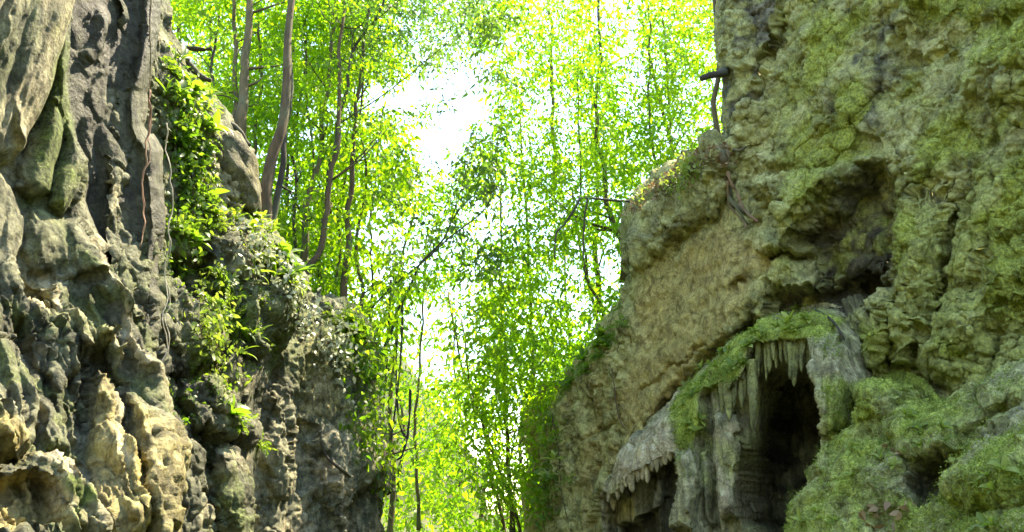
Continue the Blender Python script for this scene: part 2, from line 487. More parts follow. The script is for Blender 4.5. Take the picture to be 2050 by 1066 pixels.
    pu, pv = proj(P2)
    MASS[name] = dict(P=P2, N=Nf, U=pu, V=pv)
    used = np.zeros(nr * nc, bool); used[F.ravel()] = True
    rm = np.cumsum(used) - 1
    me = mesh_np(name, P2.reshape(-1, 3)[used], rm[F], mat, attr=att.reshape(-1, 4)[used])
    o = link(name, me)
    return tag(o, label, cat, None, kind)

def on(name, u, v, n=1):
    """point and outward normal of a rock mass where the photograph shows pixel (u, v)"""
    m = MASS[name]
    d = (m['U'] - u) ** 2 + (m['V'] - v) ** 2
    d = d + np.where((m['N'] * (CAM - m['P'])).sum(2) < -0.2, 4e3, 0)
    i = np.unravel_index(np.argmin(d), d.shape)
    return m['P'][i].copy(), m['N'][i].copy()

def rockn(P, s=1.0, a=1.0):
    """general weathered limestone relief, metres"""
    w_ = P + 0.22 * np.stack([perlin(P * 1.3), perlin(P * 1.3 + 9), perlin(P * 1.3 + 21)], -1)
    d = 0.12 * fbm(w_ * 0.8 * s, 2) + 0.085 * (ridged(w_ * np.array([1.7, 1.7, 1.35]) * s, 4) - 1.0)
    f1, f2, idv = worley(w_ * np.array([2.2, 2.2, 1.7]) * s)
    d += 0.06 * (idv - 0.5) * sstep(0.0, 0.3, f2 - f1) - 0.03 * (1 - sstep(0, 0.10, f2 - f1))
    return d * a

def lumps(P, s, a):
    f1, f2, _ = worley(P * s)
    return a * (np.sqrt(np.clip(1 - f1 * f1 * 1.2, 0, 1)) - 0.5) 

def warp(U, V, P, k=9, f=2.2):
    return U + 1.3 * k * fbm(P * f, 4, 0.65), V + 1.3 * k * fbm(P * f + 40, 4, 0.65)

# ---- left, near: smooth fluted overhang, hanging lobes, dark flat recess, sunlit ribs below
def sc_near(U, V, P):
    u = U + 7 * fbm(P * 2.2, 2) + 2.0 * perlin(P * 9); v = V + 7 * fbm(P * 2.2 + 40, 2)
    z = P[..., 2]
    sm = soft(u, v, [(-400, -400), (165, -400), (165, 0), (130, 60), (118, 110), (95, 190), (62, 255), (40, 300), (-400, 420)], 10)
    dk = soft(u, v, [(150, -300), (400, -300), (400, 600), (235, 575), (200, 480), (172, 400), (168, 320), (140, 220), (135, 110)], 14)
    rough = 1 - 0.82 * sm - 0.55 * dk
    D = rockn(P * np.array([1, 1, 0.6]), 1.15, 0.7) * np.clip(rough, 0.2, 1)
    # overhang slab
    D += lobe(u, v, [(-500, -500), (175, -500), (165, 0), (132, 60), (118, 110), (95, 190), (65, 255), (40, 300), (20, 330), (-500, 430)], 0.32, 120)
    fl = 0
    for x in (-60, 10, 45, 78):
        fl = fl + rid(u, v, [(x + 78, -300), (x + 62, 0), (x + 38, 120), (x - 5, 260), (x - 30, 340)], 26, 0.025, False)
    D += fl * sm + 0.05 * sm * fbm(np.stack([(u + 0.35 * v) / 34, (v - 0.3 * u) / 160, 0 * u], -1), 3)
    # second, lower left bulge
    D += lobe(u, v, [(-500, 330), (0, 345), (22, 370), (40, 440), (46, 560), (44, 640), (20, 690), (-500, 720)], 0.22, 46)
    D += rid(u, v, [(15, 210), (22, 260), (38, 285), (30, 345)], 14, 0.10)
    # hanging lobes
    D += lobe(u, v, [(105, 190), (128, 262), (112, 335), (100, 392), (60, 398), (28, 372), (40, 320), (70, 250)], 0.20, 40)
    D += lobe(u, v, [(140, 235), (154, 275), (173, 322), (168, 388), (126, 440), (96, 412), (108, 350), (128, 290)], 0.20, 34)
    D += lobe(u, v, [(148, 20), (160, 30), (150, 110), (128, 190), (112, 220), (100, 200), (122, 115)], 0.16, 22)
    D += lobe(u, v, [(50, 405), (130, 445), (155, 430), (185, 470), (205, 545), (150, 560), (60, 545), (44, 470)], 0.14, 40)
    # recess: dark flat plate with faint joints
    D -= 0.26 * dk
    D += dk * (0.05 * fbm(P * 1.6, 3) + 0.025 * ridged(P * 3.2, 2))
    D += rid(u, v, [(205, 10), (222, 40), (205, 90), (188, 120)], 28, 0.10) * dk
    D += lobe(u, v, [(262, 178), (300, 182), (312, 300), (345, 560), (420, 560), (420, -300), (318, -300), (300, 90)], 0.10, 30)
    # rock ribs below
    b = 0
    b = b + plate(u, v, [(46, 600), (88, 640), (128, 668), (160, 705), (170, 760)], 0.18, 60, 28)
    b = b + plate(u, v, [(92, 550), (118, 588), (128, 640), (170, 680), (216, 690), (250, 745)], 0.24, 46, 32)
    b = b + plate(u, v, [(132, 540), (150, 610), (168, 660), (200, 700)], 0.14, 30, 18)
    b = b + plate(u, v, [(168, 570), (190, 650), (218, 692)], 0.14, 34, 18)
    b = b + plate(u, v, [(190, 470), (206, 545), (238, 602), (246, 655), (268, 702), (294, 782), (310, 832), (332, 910), (336, 1080)], 0.32, 75, 30)
    b = b + plate(u, v, [(222, 560), (262, 640), (286, 720), (300, 770)], 0.16, 30, 20)
    b = b + plate(u, v, [(212, 745), (230, 830), (222, 880), (270, 935), (282, 1000), (272, 1090)], 0.22, 60, 22)
    for k_ in range(6):
        b = b + plate(u, v, [(30 + 22 * k_, 890 + 9 * k_), (75 + 20 * k_, 950 + 8 * k_), (110 + 20 * k_, 1020), (130 + 20 * k_, 1090)], 0.07, 20, 12)
    b = b + lobe(u, v, [(30, 600), (62, 612), (100, 650), (140, 690), (148, 745), (110, 790), (60, 740), (45, 680)], 0.20, 50)
    b = b + lobe(u, v, [(178, 750), (190, 735), (214, 780), (220, 850), (268, 930), (280, 985), (270, 1100), (205, 1150), (180, 930)], 0.18, 30)
    b = b + lobe(u, v, [(238, 790), (262, 800), (300, 850), (330, 905), (336, 1150), (284, 1150), (276, 950), (250, 870)], 0.20, 30)
    b = b + lobe(u, v, [(-400, 690), (15, 680), (32, 720), (62, 765), (78, 850), (62, 905), (40, 925), (-400, 850)], 0.28, 40)
    b = b + lobe(u, v, [(70, 790), (95, 795), (130, 860), (135, 900), (95, 905), (72, 850)], 0.12, 26)
    b = b + lobe(u, v, [(-400, 930), (20, 935), (80, 905), (120, 925), (160, 985), (205, 1066), (230, 1200), (-400, 1250)], 0.34, 60)
    fan = soft(u, v, [(40, 915), (85, 905), (140, 940), (200, 1066), (120, 1066), (80, 960)], 20)
    b = b + fan * 0.05 * ridged(np.stack([(u * 0.75 - v * 0.45) / 26, (u * 0.4 + v * 0.7) / 150, 0 * u], -1), 2)
    b = b - lobe(u, v, [(-300, 965), (60, 955), (105, 985), (118, 1075), (-300, 1100)], 0.30, 34)
    b = b - lobe(u, v, [(150, 700), (178, 730), (178, 930), (150, 900), (148, 760)], 0.18, 16)
    b = b - rid(u, v, [(232, 790), (238, 870), (272, 940), (282, 1066)], 7, 0.12, False)
    low = sstep(540, 600, v)
    flute = ridged(np.stack([(u - 0.34 * v) / 34, (v + 0.3 * u) / 260, z * 0], -1), 3) - 1
    D += b + low * 0.2 * flute
    pit = lumps(P, 9.0, 0.05)
    D += low * pit * 0.25
    D -= 0.035 * rid(u, v, [(205, 880), (220, 950), (258, 1000), (262, 1060)], 3, 1.0, False)
    n = fbm(P * 1.4, 3)
    mk = {}
    mk['dark'] = 0.5 * low * sstep(-0.5, 0.35, fbm(P * 1.6 + 90, 3)) + 1.0 * dk * sstep(-0.6, 0.3, n + 0.3) * (1 - 0.6 * soft(u, v, [(200, 180), (330, 150), (330, 320), (230, 330)], 30))  # shade of the recess painted into the dark mask; wet dark rock below
    ms = soft(u, v, [(105, 110), (160, 30), (150, 180), (175, 320), (168, 395), (125, 440), (200, 540), (60, 540), (30, 400), (60, 280)], 16)
    mk['moss'] = 0.22 * sm * sstep(-0.2, 0.5, fbm(P * 1.8 + 11, 2)) + 0.62 * ms * sstep(-0.5, 0.4, n) + 0.42 * low * sstep(-0.1, 0.45, fbm(P * 2.3 + 5, 3)) + 0.4 * fan * sstep(0, 0.3, fbm(P * 4 + 3, 2))
    mk['ochre'] = 0.4 * soft(u, v, [(176, 750), (215, 770), (225, 850), (280, 940), (278, 1100), (205, 1150), (178, 930)], 12) + \
        0.34 * soft(u, v, [(240, 790), (335, 900), (336, 1150), (284, 1150), (250, 870)], 10) + \
        0.45 * soft(u, v, [(-300, 820), (50, 860), (55, 930), (-300, 935)], 12) + 0.5 * soft(u, v, [(-300, 965), (60, 955), (110, 985), (120, 1075), (-300, 1100)], 14) + \
        0.3 * soft(u, v, [(35, 560), (90, 550), (130, 620), (60, 640)], 16)
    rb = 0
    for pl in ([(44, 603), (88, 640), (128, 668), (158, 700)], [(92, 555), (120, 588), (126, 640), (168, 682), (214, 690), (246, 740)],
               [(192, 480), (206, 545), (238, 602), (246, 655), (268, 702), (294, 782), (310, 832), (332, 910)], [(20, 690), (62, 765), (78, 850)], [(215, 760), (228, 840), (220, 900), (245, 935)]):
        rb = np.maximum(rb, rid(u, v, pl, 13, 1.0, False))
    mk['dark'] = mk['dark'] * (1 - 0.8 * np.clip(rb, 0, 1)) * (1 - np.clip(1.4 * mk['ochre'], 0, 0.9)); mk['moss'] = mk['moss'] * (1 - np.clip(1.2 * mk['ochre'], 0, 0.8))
    mk['pale'] = 0.48 * rb + 0.36 * sm * sstep(-0.6, 0.4, n) + 0.5 * fan  # sunlight on rib crests and fan painted pale; overhang stone itself pale
    return D, mk

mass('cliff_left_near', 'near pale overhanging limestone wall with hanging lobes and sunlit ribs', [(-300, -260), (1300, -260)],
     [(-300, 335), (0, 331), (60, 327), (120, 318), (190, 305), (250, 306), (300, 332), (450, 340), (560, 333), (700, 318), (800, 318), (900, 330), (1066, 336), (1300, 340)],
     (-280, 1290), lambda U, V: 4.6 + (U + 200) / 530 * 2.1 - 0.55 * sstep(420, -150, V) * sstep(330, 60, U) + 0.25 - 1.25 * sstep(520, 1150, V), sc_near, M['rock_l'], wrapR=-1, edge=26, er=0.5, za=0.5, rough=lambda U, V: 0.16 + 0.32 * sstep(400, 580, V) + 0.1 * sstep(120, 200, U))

# ---- left, middle: dark lumpy buttress with the fern slope on top
def sc_mid(U, V, P):
    u, v = warp(U, V, P, 9)
    D = rockn(P, 1.25, 1.15)
    D += lobe(u, v, [(330, 560), (400, 545), (440, 600), (450, 700), (420, 760), (350, 740), (320, 650)], 0.22, 50)
    D += lobe(u, v, [(350, 745), (400, 745), (440, 790), (520, 850), (520, 900), (440, 880), (380, 860)], 0.30, 30)
    D += lobe(u, v, [(395, 770), (440, 765), (470, 800), (455, 830), (410, 820)], 0.16, 20)
    D += lobe(u, v, [(330, 890), (390, 880), (420, 960), (400, 1100), (330, 1100)], 0.24, 40)
    D += lobe(u, v, [(420, 920), (470, 900), (510, 960), (500, 1100), (430, 1100)], 0.22, 34)
    D += lobe(u, v, [(480, 560), (560, 570), (615, 575), (590, 640), (540, 700), (500, 720), (470, 650)], 0.35, 60)
    D += lobe(u, v, [(420, 470), (520, 480), (610, 560), (560, 600), (470, 560)], 0.2, 50)
    D -= lobe(u, v, [(340, 500), (430, 520), (440, 600), (380, 610), (340, 570)], 0.4, 40)
    D -= rid(u, v, [(330, 760), (390, 760), (440, 700), (470, 720)], 14, 0.22, False)
    D -= rid(u, v, [(395, 850), (415, 920), (410, 1000), (430, 1070)], 12, 0.22, False)
    D += 0.04 * lumps(P, 6.0, 1.0) + 0.05 * (ridged(P * np.array([3.2, 3.2, 1.5]), 2) - 1)
    n = fbm(P * 1.3 + 7, 3)
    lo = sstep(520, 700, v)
    return D, {'moss': 0.38 * sstep(-0.2, 0.5, n) + 0.3 * lo * sstep(-0.1, 0.4, fbm(P * 2 + 3, 3)), 'dark': 0.85 * lo * sstep(-0.4, 0.4, fbm(P * 1.7 + 30, 3)),  # shadow on the lower buttress painted in as dark
               'pale': 0.25 * sstep(0.1, 0.5, fbm(P * 2.2 + 60, 3)), 'ochre': 0.3 * soft(u, v, [(440, 260), (520, 280), (520, 420), (430, 400)], 20)}
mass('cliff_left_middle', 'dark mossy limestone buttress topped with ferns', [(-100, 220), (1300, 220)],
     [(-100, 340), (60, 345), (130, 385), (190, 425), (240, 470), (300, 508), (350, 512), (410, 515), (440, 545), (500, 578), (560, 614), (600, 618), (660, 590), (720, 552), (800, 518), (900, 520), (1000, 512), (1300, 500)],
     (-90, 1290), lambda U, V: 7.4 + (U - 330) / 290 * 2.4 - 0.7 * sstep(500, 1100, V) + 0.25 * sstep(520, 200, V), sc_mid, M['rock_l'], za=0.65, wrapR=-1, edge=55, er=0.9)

# ---- left, far buttress
def sc_far(U, V, P):
    u, v = warp(U, V, P, 7)
    D = rockn(P, 1.1, 1.0)
    D += rid(u, v, [(570, 700), (560, 800), (550, 950), (545, 1100)], 40, 0.30, False)
    D += rid(u, v, [(640, 660), (600, 720), (590, 800)], 30, 0.22)
    D -= lobe(u, v, [(760, 960), (720, 985), (695, 1020), (690, 1120), (790, 1150), (800, 1000)], 0.55, 26)
    D -= lobe(u, v, [(590, 830), (640, 850), (650, 960), (600, 1000), (575, 920)], 0.25, 36)
    D += lobe(u, v, [(620, 880), (700, 860), (760, 900), (765, 950), (700, 990), (640, 1000)], 0.2, 50)
    D += 0.05 * (ridged(P * np.array([2.8, 2.8, 1.2]), 3) - 1)
    n = fbm(P * 1.2 + 12, 3)
    up = sstep(880, 700, v)
    return D, {'moss': 0.28 * sstep(-0.1, 0.5, n) * (0.5 + up), 'pale': 0.30 * sstep(-0.1, 0.5, fbm(P * 1.9 + 80, 3)) * sstep(740, 900, v) + 0.1,
               'ochre': 0.35 * soft(u, v, [(590, 640), (680, 650), (690, 840), (600, 830)], 24), 'dark': 0.3 * soft(u, v, [(690, 1000), (760, 960), (800, 1000), (800, 1150), (690, 1150)], 12)}
mass('cliff_left_far', 'farthest grey buttress of the left wall hung with creepers', [(500, 470), (1300, 440)],
     [(560, 600), (590, 640), (600, 690), (640, 738), (665, 752), (780, 757), (830, 772), (900, 788), (960, 790), (1066, 785), (1300, 770)],
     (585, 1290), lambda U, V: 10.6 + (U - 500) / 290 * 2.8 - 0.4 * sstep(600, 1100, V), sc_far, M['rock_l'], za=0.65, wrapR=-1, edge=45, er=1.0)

# ---- right wall
UR = [900, 1080, 1250, 1450, 1650, 1850, 2050, 2400]; YR = [19.5, 16.5, 13.3, 10.6, 9.2, 8.0, 6.9, 5.4]
def y_right(U, V):
    return np.interp(U, UR, YR)
def sc_right(U, V, P):
    u, v = warp(U, V, P, 9)
    slab = soft(u, v, [(1275, 560), (1330, 520), (1450, 430), (1500, 470), (1540, 520), (1500, 600), (1420, 690), (1340, 810), (1260, 880), (1240, 800), (1270, 700)], 30)
    D = rockn(P, 1.2, 1.2) * (1 - 0.72 * slab)
    up = sstep(430, 250, v) * sstep(1440, 1500, u)
    # blocky knobbly upper face
    D += up * (0.05 * lumps(P + 0.1 * fbm(P[..., :] * 2, 2)[..., None], 4.0, 1.0) + 0.07 * (ridged(P * np.array([2.2, 2.2, 2.6]), 3) - 1))
    D += rid(u, v, [(1448, -100), (1456, 60), (1470, 180), (1462, 300)], 60, 0.25, False)
    D -= rid(u, v, [(1568, 20), (1560, 80), (1530, 130), (1510, 200)], 12, 0.22)
    D += lobe(u, v, [(1455, -200), (1560, -200), (1568, 40), (1540, 110), (1512, 200), (1500, 290), (1460, 290)], 0.22, 40)
    D += lobe(u, v, [(1600, 60), (1680, 20), (1740, 80), (1760, 160), (1720, 250), (1640, 260), (1600, 180)], 0.16, 60)
    D -= rid(u, v, [(1780, 20), (1800, 100), (1850, 130), (1905, 70)], 20, 0.18)
    D += lobe(u, v, [(1880, 90), (2100, 40), (2400, 60), (2400, 190), (2050, 200), (1930, 190)], 0.2, 40)
    # ledge blocks and the nose with its dark undercut face
    D += lobe(u, v, [(1490, 370), (1560, 345), (1640, 345), (1700, 330), (1760, 345), (1790, 420), (1782, 560), (1740, 600), (1640, 560), (1580, 520), (1560, 450)], 0.40, 80)
    D -= 0.85 * soft(u, v, [(1630, 440), (1700, 375), (1762, 350), (1786, 420), (1783, 540), (1740, 600), (1640, 560), (1600, 500)], 30)
    D += lobe(u, v, [(1568, 395), (1600, 368), (1680, 352), (1690, 372), (1640, 420), (1590, 432), (1570, 420)], 0.20, 22)
    D += lobe(u, v, [(1712, 322), (1735, 305), (1758, 315), (1752, 334), (1722, 336)], 0.22, 12)
    D += lobe(u, v, [(1508, 492), (1540, 475), (1600, 490), (1615, 508), (1560, 515), (1530, 520)], 0.25, 16)
    D -= rid(u, v, [(1535, 522), (1570, 514), (1622, 522)], 9, 0.28)
    D -= lobe(u, v, [(1530, 600), (1560, 580), (1640, 570), (1700, 545), (1775, 530), (1790, 580), (1700, 612), (1600, 640), (1530, 640)], 0.5, 44)
    D += lobe(u, v, [(1530, 520), (1590, 525), (1640, 545), (1640, 572), (1600, 590), (1540, 580)], 0.22, 26)
    D += lobe(u, v, [(1548, 300), (1578, 305), (1582, 330), (1560, 342), (1540, 325)], 0.12, 12)
    fold = ridged(np.stack([(u + 0.15 * v) / 70, v / 260, 0 * u], -1), 3) - 0.9
    D += 0.24 * fold * soft(u, v, [(1780, 300), (2500, 150), (2500, 760), (1720, 760)], 60)
    # strata of the smooth slab
    D += 0.025 * slab * np.sin((v + 0.62 * u) / 11 + 3 * fbm(P * 0.8, 2)) + 0.03 * slab * fbm(P * 5, 3)
    D -= rid(u, v, [(1285, 775), (1340, 735), (1375, 712), (1400, 690)], 5, 0.10, False)
    D -= rid(u, v, [(1460, 580), (1480, 560), (1490, 570)], 8, 0.2)
    D += lobe(u, v, [(1250, 400), (1310, 340), (1440, 290), (1470, 330), (1440, 420), (1340, 500), (1270, 560), (1240, 500)], 0.40, 36)
    D -= rid(u, v, [(1262, 560), (1255, 640)], 12, 0.25)
    # fractured block at the far lower end
    D -= rid(u, v, [(1085, 905), (1160, 880), (1245, 835)], 5, 0.14, False)
    for x in (1140, 1195, 1235):
        D -= rid(u, v, [(x, 740), (x + 8, 830), (x - 4, 880)], 6, 0.10)
    D += 0.16 * (ridged(P * np.array([1.6, 1.6, 0.9]), 3) - 1) * soft(u, v, [(1000, 640), (1260, 600), (1270, 840), (1180, 1200), (1000, 1200)], 30)
    # buttress columns right of the grotto
    D += lobe(u, v, [(1775, 640), (1790, 560), (1782, 470), (1830, 380), (1880, 400), (1895, 500), (1880, 620), (1820, 740), (1770, 720), (1740, 770), (1718, 740), (1722, 680), (1750, 640)], 0.30, 75)
    D += lobe(u, v, [(1720, 700), (1745, 650), (1790, 620), (1800, 590), (1790, 690), (1780, 760), (1740, 775)], 0.18, 26)
    D -= rid(u, v, [(1905, 400), (1895, 500), (1878, 600), (1858, 690), (1820, 730)], 12, 0.3, False)
    D -= rid(u, v, [(1802, 590), (1790, 650), (1775, 740)], 7, 0.2, False)
    # popcorn flowstone at right
    pop = soft(u, v, [(1900, 420), (1960, 330), (2100, 280), (2500, 250), (2500, 800), (1960, 780), (1850, 740), (1880, 620)], 24)
    D += pop * (lumps(P * np.array([1, 1, 0.75]), 11.0, 0.09) + lumps(P, 5.0, 0.10))
    D += rid(u, v, [(2060, 540), (1980, 580), (1920, 680), (1890, 760)], 70, 0.25, False) * pop
    D += 0.02 * lumps(P, 7.5, 1.0) * (1 - slab) * (1 - pop)
    D -= 3.2 * soft(u, v, [(1290, 900), (1340, 830), (1420, 730), (1520, 660), (1620, 640), (1690, 700), (1700, 1250), (1250, 1250)], 40)
    n = fbm(P * 1.1 + 4, 3); n2 = fbm(P * 2.6 + 44, 3)
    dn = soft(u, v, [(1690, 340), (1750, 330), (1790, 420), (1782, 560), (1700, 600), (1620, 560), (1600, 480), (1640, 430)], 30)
    dn = np.maximum(dn, soft(u, v, [(1530, 600), (1640, 565), (1775, 530), (1790, 575), (1700, 612), (1600, 640), (1530, 640)], 16)) * sstep(-0.75, 0.1, n2)  # shading of the hollow under the nose painted as a dark mask
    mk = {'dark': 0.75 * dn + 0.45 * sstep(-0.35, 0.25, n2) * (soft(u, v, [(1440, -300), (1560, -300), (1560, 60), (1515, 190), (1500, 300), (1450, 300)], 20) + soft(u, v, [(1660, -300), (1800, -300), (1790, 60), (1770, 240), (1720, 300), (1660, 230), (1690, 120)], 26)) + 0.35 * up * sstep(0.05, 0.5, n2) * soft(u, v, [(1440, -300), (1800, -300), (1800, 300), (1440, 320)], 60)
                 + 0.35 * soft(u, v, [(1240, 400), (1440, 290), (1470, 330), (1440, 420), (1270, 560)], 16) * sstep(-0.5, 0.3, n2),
          'moss': (0.6 * sstep(-0.15, 0.4, n) + 0.12) * sstep(1500, 1640, u) * (1 - dn) + 0.35 * pop + 0.30 * soft(u, v, [(1720, 780), (1780, 600), (1830, 400), (1890, 420), (1880, 620), (1820, 750)], 20),
          'ochre': 0.62 * slab + 0.35 * soft(u, v, [(1780, 400), (1850, 420), (1830, 620), (1780, 640)], 30) + 0.3 * sstep(0.2, 0.5, n) * (1 - up) + 0.22 * soft(u, v, [(1000, 600), (1270, 580), (1270, 1200), (1000, 1200)], 30),
          'pale': 0.18 * sstep(0.1, 0.6, n2) * up + 0.2 * pop * sstep(0.1, 0.4, n2)}
    return D, mk
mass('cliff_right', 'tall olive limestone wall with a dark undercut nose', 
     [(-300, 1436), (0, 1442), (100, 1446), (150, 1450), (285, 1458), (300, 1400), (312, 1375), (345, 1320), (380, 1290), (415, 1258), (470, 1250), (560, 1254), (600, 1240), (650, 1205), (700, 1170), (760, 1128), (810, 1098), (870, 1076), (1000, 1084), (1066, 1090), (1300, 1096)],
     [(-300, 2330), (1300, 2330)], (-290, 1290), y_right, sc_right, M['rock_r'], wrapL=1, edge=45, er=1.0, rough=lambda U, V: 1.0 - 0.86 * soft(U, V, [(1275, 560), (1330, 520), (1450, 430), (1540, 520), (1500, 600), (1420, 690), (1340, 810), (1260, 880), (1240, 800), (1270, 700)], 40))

# ---- small brown outcrop peeping out behind the end of the right wall
def sc_out(U, V, P):
    return rockn(P, 1.0, 1.3), {'ochre': 0.4 + 0 * U, 'moss': 0.3 * sstep(0, .4, fbm(P, 3))}
mass('outcrop_right_far', 'small brown rock outcrop behind the far end of the right wall', [(700, 1092), (780, 1072), (830, 1046), (880, 1040), (920, 1062), (960, 1042), (1020, 1046), (1300, 1052)],
     [(700, 1200), (1300, 1200)], (765, 1290), lambda U, V: 19.5 + (1100 - U) * 0.01, sc_out, M['rock_r'], du=4, wrapL=1, edge=30, er=0.8)

# ---- mossy lower slope at right
SLOPE = [(1572, 1300), (1566, 1000), (1613, 965), (1612, 932), (1645, 880), (1668, 862), (1700, 830), (1703, 775), (1730, 757), (1765, 752), (1800, 766), (1812, 790), (1850, 815), (1900, 790), (1960, 760), (2050, 715), (2400, 620), (2400, 1300)]
def sc_slope(U, V, P):
    u, v = warp(U, V, P, 8)
    s = sdf(u, v, SLOPE)
    D = -0.9 + 0.9 * np.sqrt(np.clip(1 - (1 - np.clip((s + 14) / 60, 0, 1)) ** 2, 0, 1))
    D += rockn(P, 1.5, 0.7)
    D += lobe(u, v, [(1703, 775), (1730, 757), (1765, 752), (1800, 766), (1812, 800), (1790, 840), (1720, 850), (1704, 820)], 0.28, 46)
    D += lobe(u, v, [(1612, 932), (1645, 882), (1660, 900), (1650, 950), (1620, 965)], 0.15, 22)
    D += lobe(u, v, [(1568, 1300), (1568, 1000), (1640, 960), (1700, 900), (1760, 880), (1820, 930), (1800, 1000), (1740, 1040), (1700, 1300)], 0.22, 70)
    D += lobe(u, v, [(1780, 830), (1850, 810), (1905, 850), (1900, 905), (1830, 930), (1790, 900)], 0.22, 40)
    D -= lobe(u, v, [(1808, 955), (1840, 920), (1885, 905), (1905, 935), (1890, 1000), (1845, 1025), (1815, 1000)], 0.42, 22)
    D -= rid(u, v, [(1810, 965), (1850, 930), (1880, 912), (1915, 905)], 12, 0.30)
    D -= rid(u, v, [(1900, 890), (1960, 850), (2050, 800)], 16, 0.18)
    D += lobe(u, v, [(1880, 960), (1960, 900), (2100, 860), (2400, 860), (2400, 1010), (2060, 1020), (1930, 1030)], 0.35, 70)
    D += lobe(u, v, [(1900, 1040), (2060, 1010), (2400, 1010), (2400, 1300), (1880, 1300)], 0.28, 60)
    D += lumps(P, 6.5, 0.05) + 0.03 * fbm(P * 14, 3)
    n = fbm(P * 1.5 + 14, 3)
    return D, {'moss': 0.52 + 0.55 * n - 0.45 * soft(u, v, [(1808, 955), (1885, 905), (1905, 935), (1890, 1000), (1815, 1000)], 14), 'pale': 0.3 * sstep(0.0, 0.5, fbm(P * 2.1 + 70, 3)) * soft(u, v, [(1650, 880), (1800, 870), (1820, 1000), (1650, 1010)], 40),
               'ochre': 0.2 * sstep(0.2, 0.6, n), 'dark': 0.25 * soft(u, v, [(1808, 955), (1885, 905), (1905, 935), (1890, 1000), (1815, 1000)], 10)}
mass('mossy_slope', 'bright mossy rock slope below the right wall', [(700, 1545), (1300, 1545)], [(700, 2360), (1300, 2360)], (600, 1290),
     lambda U, V: np.interp(U, UR, YR) - 0.85 - 1.3 * sstep(650, 1150, V), sc_slope, M['flow'], rough=0.6, kmin=0.12, keep=lambda U, V: sdf(U, V, SLOPE) > -34)

